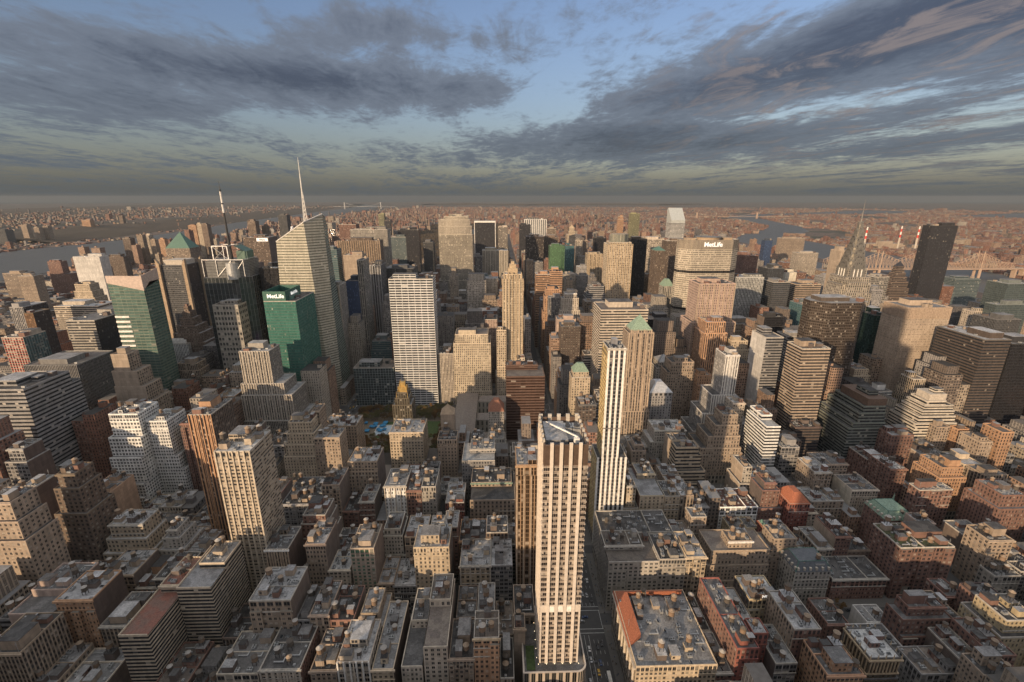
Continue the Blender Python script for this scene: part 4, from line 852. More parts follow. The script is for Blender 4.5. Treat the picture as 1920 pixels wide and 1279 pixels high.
(L, 'slim tan loft with two round tanks and brown blank side', [(-159.6, -143.6, 374, 403.7, 68.4)], 'P:tan', {'R': 'P:blankb2', 'tank': 2}),
(L, 'broad low loft with two tone front and long dark roof', [(-199.6, -164.9, 374, 419, 48.4)], 'G:grey', {'tank': 2, 'piers': (6, 1.0, 'greyp')}),
(L, 'silver roofed cream loft with ornate top cornice', [(-102.9, -82.8, 374, 404, 66.2)], 'P:white2', {'R': 'P:blankb2', 'piers': (5, 0.8, 'stone')}),
(L, 'small brick loft with arched windows and grey roof', [(-127.3, -113.5, 374, 402, 50.1)], 'P:brick2', {}),
('hotel_building', 'tan hotel with vertical bays and white terrace parapet', [(-175, -157.8, 296, 322, 64.6)], 'V:tan2', {'R': 'P:blankbr', 'corn': 'white', 'piers': (9, 0.9, 'tanp')}),
(L, 'narrow loft with stacked top blocks and two tanks', [(-144.4, -129.2, 296, 324, 68.6)], 'P:tan3', {'tank': 2, 'R': 'P:blankb2'}),
('hotel_building', 'tan hotel with a green glass centre bay', [(-111, -92.8, 296, 324, 63.9)], 'P:green3', {'R': 'P:blankb2', 'pent': 1}),
(L, 'low loft with ochre and blue painted roof', [(-129, -113, 296, 318, 44.3)], 'P:cream', {}),
(L, 'tan sunlit stepped loft tower with terraces at left', [(-320, -292.8, 332, 352, 61.7), (-323, -289.8, 329, 354, 49.7), (-326, -286.8, 326, 356, 37.7), (-330, -282.8, 323, 358, 25.7)], 'P:buff4', {'pent': 1}),
(L, 'tall blank orange walled loft with a domed tank house', [(-381.1, -358.4, 372, 412, 58.6)], 'P:blanko', {'pent': 1}),
('garage_building', 'low black roofed building with pale parapet at left', [(-351.7, -304, 309.9, 322.7, 34)], 'P:brown3', {}),
(O, 'dark stepped office building in shade at the left edge', [(-365.2, -343.3, 290, 309.6, 113.8), (-365.2, -339.3, 287, 309.6, 99.8), (-365.2, -335.3, 284, 309.6, 85.8)], 'P:tan3', {}),
(O, 'dark brick block behind the shaded stepped building', [(-498.6, -467.7, 414.1, 454.1, 45)], 'P:dbrown', {}),
(L, 'pink fronted loft block with pipes across its grey roof', [(-318.8, -291, 246, 286, 59.6)], 'P:blankp', {}),
(L, 'orange lit loft with tall blank bays beside the pink fronted block', [(-290.8, -266.5, 250, 276, 66.2), (-290.8, -266.5, 250, 276, 58.2)], 'P:orangeb', {}),
(A, 'slab with continuous balconies and red brown roof terrace', [(-228.5, -210.8, 222, 282, 66.4)], 'R:balc2', {}),
(A, 'balcony slab wing with tall shaft tower at the back', [(-210.2, -187.7, 250, 290, 74.2)], 'R:balc2', {}),
(L, 'tan loft with two tanks, one gold lit, and brown blank side', [(-163.5, -135.9, 248, 278, 64.3)], 'P:tan3', {'R': 'P:blankb2', 'tank': 2}),
(L, 'wide black roofed loft with tanks in the foreground', [(-145, -120.1, 217, 247.7, 42.2)], 'G:cream3', {'tank': 3, 'R': 'P:brick2', 'piers': (7, 1.0, 'stone')}),
(L, 'low grey roofed loft wing left of the wide black roofed loft', [(-171.8, -146.3, 217, 247.7, 39.2)], 'G:cream3', {'tank': 2}),
(L, 'loft with two tan tanks and plain grey roof', [(-125.1, -112.3, 248, 278, 51.2)], 'P:tan3', {'tank': 2}),
(L, 'brick red fronted loft with four small tanks', [(-112.1, -96, 248, 278, 46.1)], 'G:brick', {'tank': 2, 'R': 'P:blankb2'}),
(L, 'narrow dark roofed loft beside the white fronted loft', [(-114.3, -98.3, 217, 247, 40.5)], 'P:tan3', {'tank': 1}),
(L, 'white fronted loft with tall roof lanterns in the foreground', [(-97.3, -77.1, 217, 247.7, 46.8)], 'G:cream3', {'pent': 1, 'piers': (6, 0.9, 'white')}),
(L, 'narrow loft with two white tanks in the foreground', [(-76.3, -62.8, 217, 269, 40.1)], 'P:buff4', {'tank': 2}),
(L, 'tan loft with rust coloured block on a silver roof', [(-62.7, -35.3, 296, 322, 63.7)], 'P:buff4', {'R': 'P:blankb2', 'pent': 1}),
(L, 'loft with crumpled silver roof, left of the grid fronted loft', [(-27.7, -3.5, 296, 326, 45.8)], 'P:buff4', {'tank': 2, 'piers': (4, 1.1, 'stone')}),
(L, 'grid fronted loft with silver roof at centre', [(-3.5, 13.6, 296, 326, 45.3)], 'G:grey2', {}),
(L, 'white fronted loft with gabled parapet in the foreground', [(-43.6, -28.6, 217, 271, 57.2)], 'P:cream', {}),
(L, 'low ornate stone loft cut by the bottom edge, left of the gabled loft', [(-58, -44.8, 217, 273, 41.7)], 'P:cream', {'tank': 1}),
(L, 'dark roofed tall narrow loft with one white tank', [(-26.4, -12.6, 248, 276, 46)], 'P:brown3', {'tank': 1}),
(L, 'loft with blue edged roof and three white tanks behind the gold tank loft', [(-11.9, 0.2, 250, 276, 48.1)], 'P:brown3', {'tank': 3}),
(L, 'slim orange tan loft with two gold lit tanks', [(-12.4, 3.2, 217, 237, 63.4)], 'P:orange', {'tank': 2, 'corn': 'buffc'}),
(L, 'narrow beige blank fronted building left of the piered tower', [(13, 20.4, 236, 248, 49)], 'P:blankt', {}),
(L, 'dark roofed low building behind the narrow beige one', [(13.5, 28, 252, 278, 43.8)], 'P:tan3', {}),
(L, 'slim stone loft with arched attic right of the ornate club block', [(-68.6, -55.4, 374, 404, 65)], 'P:lime', {}),
(L, 'red brick loft with gabled front and silver roof', [(-47.2, -29.8, 374, 406, 47.3)], 'P:red', {'tank': 1}),
(L, 'broad stone block with green copper cornice and black roof', [(-24.2, 18.3, 374, 424.7, 49.5)], 'G:tan5', {'corn': 'copperl', 'tank': 0}),
(L, 'loft with two tanks and dark roof left of the rust block loft', [(-7.5, 10.4, 326, 348, 51.9)], 'P:brown3', {'tank': 2}),
(L, 'dark roofed loft left of centre between the silver roofs', [(-42.9, -31.4, 326, 348, 58.1)], 'P:brick2', {'tank': 2}),
(S, 'tall gold and brown glass tower just left of the piered tower', [(16.4, 32.5, 298, 324, 133.1), (16.4, 33.5, 298, 324, 125.1)], 'V:goldb', {'piers': (4, 1.1, 'tanp')}),
(L, 'low loft crowded with white rooftop fans', [(-35.1, -1, 425, 463.4, 60.9)], 'P:grey2', {'ac': 10}),
(S, 'tall pale stone tower with four broad vertical piers at centre', [(28.6, 53.1, 222, 256.6, 194)], 'X:hero', {'crown': 'hero'}),
(L, 'long narrow brick loft with silver roof and tanks right of the yellow cornered tower', [(136.3, 159.7, 374, 424, 51.3)], 'P:buff4', {'L': 'P:brick2', 'tank': 4}),
(L, 'narrow black roofed loft right of the long brick loft', [(160.3, 174.6, 374, 400, 50.4)], 'P:buff4', {}),
(O, 'cream block with pink roof terrace and stepped front', [(214.6, 251.5, 374, 404, 37.2)], 'P:white5', {'L': 'P:blankd2'}),
(L, 'slim tan block with a brick rooftop box left of the cream block', [(172.6, 186.4, 342, 356, 51.4)], 'P:tan3', {}),
('department_store', 'big department store with black roof and white stone wings', [(90.9, 152.8, 330.1, 360.1, 46)], 'P:lime', {'tank': 2, 'ac': 5, 'plain': 1}),
(L, 'wide pale limestone block with arched roofline facing the cross street', [(89.2, 129.5, 296, 330, 46.3)], 'P:lime2', {'L': 'V:lime'}),
(L, 'limestone block with big top windows and rooftop cooling rows', [(129.7, 150.6, 296, 326, 48.1)], 'P:lime2', {'ac': 8}),
(L, 'slim office block with columned bays right of the limestone pair', [(150.8, 167, 296, 326, 49.7)], 'G:buff', {}),
(A, 'tan apartment block with white trimmed stepped parapets', [(194.7, 214.5, 316, 330, 47.1), (178.7, 228, 312, 338, 41.1), (175.7, 228, 310, 338, 28.1), (173.7, 228, 308, 338, 14.1)], 'P:tan6', {'corn': 'white'}),
(L, 'yellow tan block with three tanks behind the white trimmed apartments', [(214.9, 241.3, 352, 368, 30.6)], 'P:yellowb', {'tank': 3}),
('hotel_building', 'red brick block with orange hipped tile roof', [(276.3, 295.8, 366, 390, 45.6)], 'P:red2', {'crown': 'hip:orangetile:9'}),
('hotel_building', 'long red brick wing with orange tile eaves and green domed corners', [(239.3, 259.7, 342, 351.7, 39.2)], 'P:red2', {'corn': 'orangetile'}),
(A, 'tan brown apartment tower with many setbacks right of the brick wing', [(234.2, 253.8, 318, 336, 46.7), (231.2, 256.8, 318, 339, 36.7), (228.2, 259.8, 318, 342, 24.7)], 'P:tan3', {'tank': 1}),
('mansion_building', 'limestone corner building with slate mansard roof and green copper ribs', [(241.2, 270.1, 296, 317.7, 33.9)], 'P:lime', {'crown': 'mansard:slate'}),
('hotel_building', 'red brick block with green copper mansard roof', [(355.4, 380.8, 348, 374, 40)], 'P:brickr', {'crown': 'mansard:copperl'}),
(A, 'large plain brown brick apartment block with roof garden', [(328.7, 373.7, 302, 332, 49.3)], 'P:brickp', {'pent': 2}),
(A, 'cream apartment block with blank left wall and terrace top', [(356, 382.8, 392, 420, 41.3)], 'P:cream', {'L': 'P:blankc'}),
(A, 'grey tan block with a square roof tower beside the cream apartments', [(311.1, 343.9, 385, 409, 34)], 'P:tan6', {'pent': 1}),
(A, 'tan stepped apartment tower with water tower block, lit on its right side', [(342.5, 371.2, 422.2, 447.2, 52)], 'P:tan3', {'pent': 2}),
(A, 'brown brick apartment block with pale terraced top', [(418.8, 436.8, 422.2, 452.2, 45)], 'P:brickp', {}),
(A, 'long brown apartment block with cream penthouse terraces', [(417.5, 451.6, 384.8, 397, 45)], 'P:brickp', {'pent': 2}),
(A, 'orange topped apartment tower behind the long brown block', [(450.9, 473.1, 400.3, 426.3, 60), (447.9, 476.1, 397.3, 429.3, 50)], 'P:orangeb', {'pent': 1}),
(A, 'tan apartment slab right of the orange topped tower', [(487.7, 507.2, 413.5, 439.5, 55)], 'P:buff4', {}),
(A, 'striped brown and tan apartment slab near the right edge', [(489.3, 513.6, 393.6, 413.2, 55)], 'V:tan2', {'tank': 1}),
(A, 'brown apartment tower at the right edge beyond the church', [(464.4, 487.2, 353.6, 379.6, 60), (460.4, 491.2, 349.6, 383.6, 48)], 'P:brickp', {}),
(A, 'tan corner apartment block with white penthouse right of the church', [(407.8, 428.8, 307.4, 327.4, 50)], 'P:tan6', {'pent': 1}),
('stair_tower_building', 'narrow block with a tall blank chimney like tower between brick blocks', [(370.7, 385.2, 333.1, 347.1, 48)], 'P:blankp', {}),
(A, 'row of small stone town buildings with dark roofs beside the mansard', [(277.9, 324, 301, 327, 20)], 'P:brick2', {'tank': 0, 'plain': 1}),
(A, 'brown stepped apartment building with square roof tower in the lower right', [(294.8, 321.5, 252, 263.2, 41.7), (288.8, 325.5, 248, 263.2, 34.7), (288.8, 328.5, 245, 263.2, 22.7)], 'P:brickp', {'pent': 2}),
(A, 'red brown apartment block with red roof right of the stepped one', [(344.3, 358.2, 272, 290, 29.8)], 'P:brickp', {}),
(A, 'brown apartment block with blank dark brick front and grey roof decks', [(350.4, 370.5, 258, 271.7, 42.8)], 'P:blankbr', {'L': 'P:brickp'}),
(L, 'low dark roofed stone building below the corner apartment block', [(406.2, 428.7, 294.4, 307.1, 26)], 'P:lime', {}),
(A, 'yellow tan apartment building cut by the right edge', [(343, 366.1, 232.1, 254.1, 50), (338, 366.1, 228.1, 257.1, 40)], 'P:yellowb', {}),
(S, 'ornate golden stone tower with pilasters and crocketed parapet', [(233.3, 253.1, 210, 232, 47.5), (232.3, 254.1, 209, 233, 31.5)], 'V:goldo', {'crown': 'pinnacles'}),
(A, 'orange brick building cut by the bottom edge', [(199.6, 221.9, 200, 224, 47.4)], 'P:orangebr', {'pent': 1}),
('museum_building', 'low building group with white corrugated roofs', [(259.4, 287.4, 238.8, 260.8, 18)], 'P:blankw', {'plain': 1}),
('museum_building', 'small white pavilion with corrugated roof beside the yellow tree', [(279.1, 298, 263.5, 279.5, 16)], 'P:blankw', {'plain': 1}),
('mansion_building', 'dark roofed brick library building with skylights', [(246.7, 262.9, 260.8, 284.8, 18)], 'P:brick2', {'plain': 1}),
(O, 'grey flat roofed building with crossing parapets at lower right', [(279.5, 305.6, 218.2, 238.5, 22)], 'P:grey2', {}),
(A, 'tan brick building with walled roof tanks at the lower right corner', [(300.9, 323, 203, 217.9, 40)], 'P:tan3', {'pent': 1}),
('department_store', 'stone building with red tile roof edge and silver roof', [(89.7, 141.9, 217, 277, 36.9)], 'P:buff4', {'L': 'V:buff', 'crown': 'redroof', 'roof': 'silver', 'ac': 12, 'tank': 2}),
(L, 'long narrow red brick building with blank side', [(152.7, 167, 217, 275, 49.6)], 'P:redb', {'L': 'P:brick2'}),
('bell_tower_building', 'red brick square tower with arched belfry', [(169.1, 179.1, 228, 240, 48.7)], 'P:redb', {}),
('hotel_building', 'brown hotel with white roof lettering', [(182.1, 204.3, 258, 280, 45.9)], 'P:yellowb', {'L': 'P:dbrownw'}),
('hotel_building', 'long hotel wing with silver roof right of the lettered hotel', [(194.2, 211.9, 226, 257.7, 53.7)], 'P:brick2', {'L': 'P:tan3'}),
(S, 'dark green banded ziggurat office block stepping down to the left', [(435.7, 457.4, 490, 535, 95.2), (430.7, 457.4, 488.5, 539, 87.2), (425.7, 457.4, 487, 543, 79.2), (419.7, 458.4, 485, 547, 67.2), (414.7, 459.4, 484, 550, 61.2)], 'R:zig', {'ziggurat': 1}),
(O, 'white banded stepped block right behind the dark green ziggurat', [(503.9, 525.6, 560, 582, 74.7), (502.9, 526.6, 560, 584, 67.7), (501.9, 528.6, 560, 586, 61.7), (500.9, 530.6, 560, 588, 55.7), (499.9, 532.6, 560, 590, 48.7), (498.9, 535.6, 560, 592, 40.7)], 'R:white2', {}),
(O, 'tan stepped tower with piers between the two ziggurats', [(535.8, 552, 545, 565, 97.8), (535.8, 554, 542, 567, 85.8), (535.8, 557, 539, 569, 71.8), (535.8, 560, 536, 571, 57.8)], 'V:buff4', {}),
(O, 'cream banded ziggurat with a blank block on top, before the dark banded tower', [(508.3, 527.6, 490, 508, 100.4), (504.3, 527.6, 488, 511, 93.4), (501.3, 535.6, 486, 513, 88.4), (498.3, 536.6, 484, 515, 82.4), (494.3, 537.6, 482, 517, 76.4), (490.3, 539.6, 480, 519, 68.4)], 'R:creamz', {'F': 'R:creamz'}),
(A, 'brown apartment tower with dark window rows below the cream ziggurat', [(506.4, 522.1, 470, 479.7, 68.7)], 'P:tan3', {}),
(A, 'tan apartment tower with sunlit edge right of the brown apartment tower', [(531.7, 545.7, 470, 479.7, 65.6), (528.7, 547.7, 467, 479.7, 51.6)], 'P:orangeb', {}),
(A, 'plain tan block with white painted annexe near the right edge', [(528.1, 542.5, 440, 464, 65.8)], 'P:tan6', {}),
(A, 'tall tan apartment tower near the right edge, left of a twin', [(549.7, 562.9, 440, 462, 77.2)], 'P:orangeb', {}),
(O, 'brown brick block with bright roof vents behind the brick apartments', [(450.9, 477.1, 465, 483.7, 61.2)], 'P:brickp', {}),
]
FOOT = []
ROOTS = []
for k, lb, T, sty, op in HERO:
    x0, x1, y0, y1 = T[-1][0], T[-1][1], T[-1][2], T[-1][3]
    FOOT.append((x0, x1, y0, y1, T[0][4]))
    dist = math.hypot(T[0][0], T[0][2])
    if op.get('crown') == 'hero': HT = T; continue
    if lb.startswith('emerald'): ET = T
    o = building(k, lb, T, sty, op, near=2 if dist < 620 else 1)
    ROOTS.append((o, T, lb))
    if lb.startswith('emerald'): EM = o
    if lb.startswith('green glass tower with a slanted'):
        x0, x1, y0, y1, z = T[0]; cx, cy = (T[-1][0]+T[-1][1])/2, (T[-1][2]+T[-1][3])/2; b = MB()
        for q in range(24): b.box(x0-cx-.3, x0-cx+(x1-x0)*.40, y0-cy-.5, y0-cy-.003, z-48-q*6.6, z-45.4-q*6.6, bottom=True)
        b.build('white_bands', PM['white'], o)
    if 'blank block on top' in lb or 'dark green banded' in lb:
        x0, x1, y0, y1, z = T[0]; cx, cy = (T[-1][0]+T[-1][1])/2, (T[-1][2]+T[-1][3])/2; b = MB(); b.box(x0-cx-.3, x1-cx+.3, y0-cy-.3, y1-cy+.3, z-9, z+1.3); b.build('blank_top', PM['stone'] if 'cream' in lb else PM['louvre'], o)
    if 'rooftop sign' in lb: AL = (o, T)
    if 'roof lettering' in lb: HO = (o, T)

def text(s, size, loc, rot, par, m, name='sign_lettering', ext=.25):
    c = bpy.data.curves.new(name, 'FONT'); c.body = s; c.size = size; c.extrude = ext; c.align_x = 'CENTER'; c.align_y = 'CENTER'; c.offset = size*.022
    o = bpy.data.objects.new(name, c); COL.objects.link(o); o.location = loc; o.rotation_euler = rot; c.materials.append(m)
    dg = bpy.context.evaluated_depsgraph_get(); me = bpy.data.meshes.new_from_object(o.evaluated_get(dg)); bpy.data.objects.remove(o)
    q = put(name, me, par, loc); q.rotation_euler = rot; 
    if not me.materials: me.materials.append(m)
    return q
FR = (math.pi/2, 0, 0); RR = (math.pi/2, 0, math.pi/2)
# emerald tower: taller sign screen at the back left, lettering front and side
x0, x1, y0, y1, z = ET[0]; cx, cy = (ET[-1][0]+ET[-1][1])/2, (ET[-1][2]+ET[-1][3])/2
b = MB(); g = simple('dark_green_panel', (.03, .11, .085), .45)
b.box(x0-cx, x0-cx+30, y0-cy, y0-cy+.8, z+1.1, z+14); b.box(x0-cx+29.2, x0-cx+30, y0-cy+.8, y1-cy-16, z+1.1, z+14); b.box(x0-cx, x0-cx+.8, y0-cy+.8, y1-cy-16, z+1.1, z+14); b.box(x0-cx+.8, x0-cx+29.2, y1-cy-16.8, y1-cy-16, z+1.1, z+14)
sc_ = b.build('sign_screen', g, EM)
text('MetLife', 7.5, (x0-cx+17, y0-cy-.35, z+7.5), FR, sc_, PM['signw']); text('MetLife', 7.0, (x0-cx+30.35, (y0+y1-16)/2-cy+2, z+7.5), RR, sc_, PM['signw'])
b = MB()
for i in range(5): b.box(x0-cx+3+i*5, x0-cx+6.5+i*5, y0-cy+6, y0-cy+20, z, z+5+i % 2*3)
b.build('rooftop_machinery', PM['louvre'], EM)
o, T = AL; x0, x1, y0, y1, z = T[0]; cx, cy = (T[-1][0]+T[-1][1])/2, (T[-1][2]+T[-1][3])/2
b = MB(); b.box(x1-cx-34, x1-cx-2, y0-cy-1, y0-cy-.2, z-10, z-1, bottom=True); sg = b.build('sign_board', PM['signw'], o); text('Allianz', 6.5, (x1-cx-18, y0-cy-1.2, z-5.5), FR, sg, PM['signd'], ext=.1)
o, T = HO; x0, x1, y0, y1, z = T[0]; cx, cy = (T[-1][0]+T[-1][1])/2, (T[-1][2]+T[-1][3])/2
text('HOTEL', 3.4, ((x0+x1)/2-cx+3, y0-cy-.3, z+3.2), FR, o, PM['signw'], ext=.15)
b = MB(); b.box(x0-cx+4, x1-cx-1, y0-cy, y0-cy+.3, z+1.12, z+5.2); b.build('sign_frame', PM['louvre'], o)

def parts_root(kind, label, x, y, cat=None): return thing(kind, label, cat or kind.replace('_', ' '), (x, y, 0))

# ---- the big lettered slab: long octagon, slightly bowed
HX, HY = 404, 902
FOOT.append((345, 463, 878, 926, 246))
r = parts_root(S, 'giant pale banded slab tower with chamfered ends and white lettering high on its front', HX, HY, 'office tower')
b = MB(); st = ((.44, .39, .31), (.44, .39, .31), (.035, .035, .035), [.62, .46, 1.9, 3.9, .2, .2])
stc = ((.42, .36, .28), (.20, .17, .13), (.05, .045, .04), [.5, .98, 1.9, 13, 0, 0]); std = ((.05, .045, .04), (.05, .045, .04), (.02, .02, .02), [.8, .8, 4, 6, 0, 0])
P8 = [(-38, -24), (0, -25.5), (38, -24), (57, -7), (57, 7), (38, 24), (0, 25.5), (-38, 24), (-57, 7), (-57, -7)]
for z0, z1, s_ in ((0, 50, st), (50, 112, st), (112, 117, std), (117, 184, st), (184, 189, std), (189, 229, st), (229, 246, stc)):
    f = .975 if s_ is std else 1.0
    for i in range(10):
        a, c = P8[i], P8[(i+1) % 10]; b.wallquad((a[0]*f, a[1]*f), (c[0]*f, c[1]*f), z0, z1, s_)
b.build('wall', FAC, r)
b = MB(); b.face([(x, y, 243) for x, y in P8]); b.build('roof', RM['tar'], r)
b = MB()
for i in range(10):
    a, c = P8[i], P8[(i+1) % 10]; k = .96; b.face([(*a, 246), (*c, 246), (c[0]*k, c[1]*k, 246), (a[0]*k, a[1]*k, 246)]); b.face([(c[0]*k, c[1]*k, 246), (c[0]*k, c[1]*k, 243), (a[0]*k, a[1]*k, 243), (a[0]*k, a[1]*k, 246)])
b.build('parapet', PM['coping'], r)
b = MB(); b.ring(0, 0, 243, 250, 21, 21, 28); b.box(-44, -28, -9, 8, 243, 248); b.box(28, 43, -8, 9, 243, 248.5); b.build('penthouse', PM['tan'], r)
b = MB(); b.ring(0, 0, 250, 250.6, 23.5, 23.5, 28); b.build('helipad', RM['grey'], r)
text('MetLife', 11.5, (0, -25.9, 237.5), FR, r, PM['signw'], ext=.4)

# ---- crystal tower with lattice spire
r = parts_root(S, 'faceted pale glass tower with a sloping crystal roof and a tall white lattice spire', -300, 748, 'office tower')
FOOT.append((-345, -252, 715, 790, 290))
b = MB(); st = ((.56, .53, .42), (.50, .47, .38), (.18, .18, .14), [1.01, .42, 1.6, 4.1, .1, .25]); st2 = ((.30, .32, .27), (.22, .25, .21), (.10, .14, .12), [1.01, .5, 1.6, 4.1, .06, .35])
# base corners and top corners (local)
B0 = [(-40, -30), (30, -30), (42, -14), (42, 34), (-40, 34)]
T0 = [(-27, -29, 259), (17, -30, 287), (38, -8, 298), (30, 27, 292), (-27, 27, 262)]
sts = [st, st, st2, st, st]
def loft(b, B, T, sts, cut=None):
    n = len(B)
    for i in range(n):
        j = (i+1) % n; L_ = math.dist(B[i], B[j]); s_ = sts[i]; H = (T[i][2]+T[j][2])/2; nn = max(2, round(L_/s_[3][2])); k = round(H/s_[3][3])
        N = 6
        for q in range(N):
            f0, f1 = q/N, (q+1)/N
            def pt(I, f): return (B[I][0]+(T[I][0]-B[I][0])*f, B[I][1]+(T[I][1]-B[I][1])*f, T[I][2]*f)
            a, c, d, e = pt(i, f0), pt(j, f0), pt(j, f1), pt(i, f1)
            K = s_[3][3]
            b.face([a, c, d, e], [(7, a[2]/K), (7+nn, c[2]/K), (7+nn, d[2]/K), (7, e[2]/K)], s_)
loft(b, B0, T0, sts); b.build('wall', FAC, r)
b = MB(); b.face([(x*.93, y*.93, z-5) for x, y, z in T0]); b.build('roof', RM['grey'], r)
b = MB()
for i in range(5): b.bar(T0[i], T0[(i+1) % 5], .9)
b.bar((12, -20, 272), (36, -6, 297), .7); b.bar((0, -26, 268), (16, -26, 284), .6); b.build('roof_edge', PM['white'], r)
b = MB(); base = 268; top = 330; sx, sy = 11, -6
for i in range(3):
    a = 2*math.pi*i/3; a2_ = 2*math.pi*(i+1)/3
    P0 = [(sx+4.2*math.cos(a)*(1-f*.82), sy+4.2*math.sin(a)*(1-f*.82), base+(top-base)*f) for f in [q/10 for q in range(11)]]
    P1 = [(sx+4.2*math.cos(a2_)*(1-f*.82), sy+4.2*math.sin(a2_)*(1-f*.82), base+(top-base)*f) for f in [q/10 for q in range(11)]]
    for q in range(10):
        b.bar(P0[q], P0[q+1], .42); b.bar(P0[q], P1[q+1], .26); b.bar(P0[q], P1[q], .26)
b.ring(sx, sy, top-6, 352, 1.0, .75, 8); b.ring(sx, sy, 352, 378, .7, .25, 8)
b.build('spire', PM['white'], r)
b = MB(); b.box(-24, -8, -16, 10, 256, 264); b.box(-20, -2, 0, 20, 258, 267); b.build('rooftop_machinery', PM['grey'], r)

# ---- mast tower
r = parts_root(S, 'glass tower with a square steel roof frame and a tall dark and white mast', -405, 735, 'office tower')
FOOT.append((-440, -370, 704, 770, 230))
b = MB(); s1 = ((.30, .31, .30), (.05, .06, .065), (.07, .08, .085), [.94, .9, 5.5, 8.5, .02, .6]); s2_ = ((.34, .33, .30), (.2, .2, .19), (.08, .08, .08), [1.01, .35, 3, 2.2, 0, .3])
q = [(-34, -24), (18, -24), (32, -10), (32, 30), (-34, 30)]
for i in range(5): b.wallquad(q[i], q[(i+1) % 5], 0, 206, s1)
q2 = [(-28, -22), (16, -22), (28, -9), (28, 24), (-28, 24)]
for i in range(5): b.wallquad(q2[i], q2[(i+1) % 5], 206, 231, s2_)
b.build('wall', FAC, r)
b = MB(); b.face([(*p, 206) for p in q]); b.face([(*p, 231) for p in q2]); b.build('roof', RM['grey'], r)
b = MB(); b.ring(10, -20, 204, 228, 9, 9, 18); b.build('silver_drum', PM['ac'], r)
b = MB()
for a, c in (((-14, -23, 233), (8, -23, 233)), ((8, -23, 233), (8, -23, 253)), ((8, -23, 253), (-14, -23, 253)), ((-14, -23, 253), (-14, -23, 233))): b.bar(a, c, .8)
for xx in (-32, -12, 10, 28): b.bar((xx, -23, 208), (xx, -23, 234), .5)
b.bar((-32, -23, 233), (28, -23, 233), .6); b.bar((28, -23, 233), (28, 20, 233), .6); b.bar((-12, -23, 208), (10, -23, 231), .35); b.bar((10, -23, 208), (28, -23, 231), .35)
b.bar((-14, -23, 233), (8, -23, 253), .35); b.bar((8, -23, 233), (-14, -23, 253), .35)
for p in ((-14, 5), (8, 5)): b.bar((*p, 231), (*p, 254), .6)
b.bar((-14, 5, 253), (8, 5, 253), .6); b.bar((-14, -23, 253), (-14, 5, 253), .6); b.bar((8, -23, 253), (8, 5, 253), .6)
b.build('steel_frame', PM['silver'], r)
b = MB(); b.box(10, 26, -4, 16, 231, 244); b.face([(8, -6, 252), (26, -6, 243), (26, 18, 243), (8, 18, 252)]); b.build('slanted_billboard', PM['copperd'], r)
b = MB(); sx, sy = 3, -6
b.ring(sx, sy, 231, 262, 2.6, 1.8, 8, m=0); b.ring(sx, sy, 262, 300, 1.7, 1.2, 8, m=0); b.ring(sx, sy, 300, 312, 1.5, 1.5, 8, m=1); b.ring(sx, sy, 312, 314, 1.6, 1.6, 8, m=0); b.ring(sx, sy, 314, 330, 1.4, 1.4, 8, m=1); b.ring(sx, sy, 330, 333, 1.5, 1.2, 8, m=0); b.ring(sx, sy, 333, 344, .5, .2, 6, m=0)
b.build('mast', [PM['steel'], PM['white']], r)

# ---- spired art deco tower
r = parts_root(S, 'white brick tower with a stainless sunburst crown and needle spire at the right', 578, 748, 'office tower')
FOOT.append((548, 610, 716, 782, 200))
b = MB(); s1 = ((.37, .33, .27), (.22, .20, .17), (.04, .04, .04), [.55, .5, 3.4, 3.8, .15, .1])
def bx(b, x0, x1, y0, y1, z0, z1, s_):
    q = [(x0, y0), (x1, y0), (x1, y1), (x0, y1)]
    for i in range(4): b.wallquad(q[i], q[(i+1) % 4], z0, z1, s_)
    b.face([(*p, z1) for p in q], st=((.3, .28, .25), (.3, .28, .25), (.1, .1, .1), [0, 0, 3, 3, 0, 0]))
bx(b, -30, 30, -30, 30, 0, 110, s1); bx(b, -27, 27, -20, 20, 110, 172, s1); bx(b, -20, 20, -27, 27, 110, 176, s1); bx(b, -24.5, 24.5, -17, 17, 172, 188, s1); bx(b, -17.5, 17.5, -24.5, 24.5, 176, 192, s1); bx(b, -20, 20, -20, 20, 192, 200, s1)
bx(b, -15, 15, -15, 15, 200, 214, s1)
b.build('wall', FAC, r)
# crown: nested arches on four sides
b = MB(); tri = MB()
for k in range(7):
    zb = 198+k*11.5; hw = 12.2-k*1.6; off = 15.2-k*1.95; hh = 23-k*1.3
    prof = [(-hw, zb)]+[(-hw*math.cos(math.pi*i/10), zb+hh*.45+hh*.75*math.sin(math.pi*i/10)) for i in range(11)]+[(hw, zb)]
    for s_ in range(4):
        ca, sa = math.cos(s_*math.pi/2), math.sin(s_*math.pi/2)
        def X(u, d): return (u*ca+d*sa, u*sa-d*ca)
        dd = off; di = max(0, off-5.5)
        front = [(*X(u, dd), z) for u, z in prof]; b.face(front)
        for i in range(len(prof)-1):
            (u0, z0), (u1, z1) = prof[i], prof[i+1]
            b.face([(*X(u0, dd), z0), (*X(u0, di), z0), (*X(u1, di), z1), (*X(u1, dd), z1)])
        if k < 5:
            for i in (2, 4, 5, 6, 8):
                a = math.pi*i/10; u = -hw*.80*math.cos(a); z = zb+hh*.45+hh*.58*math.sin(a)
                tri.face([(*X(u-.9, dd+.15), z-1.2), (*X(u+.9, dd+.15), z-1.2), (*X(u, dd+.15), z+1.6)])
b.ring(0, 0, 200, 272, 14.2, 2.8, 4, ph=math.pi/4); b.build('sunburst_crown', PM['nick'], r); tri.build('triangular_windows', PM['darkc'], r)
b = MB()
for s_ in range(4):
    ca, sa = math.cos(s_*math.pi/2), math.sin(s_*math.pi/2)
    for u in (-6, 0, 6): x_, y_ = u*ca+15.6*sa, u*sa-15.6*ca; b.bar((x_, y_, 190), (x_, y_, 212), .7)
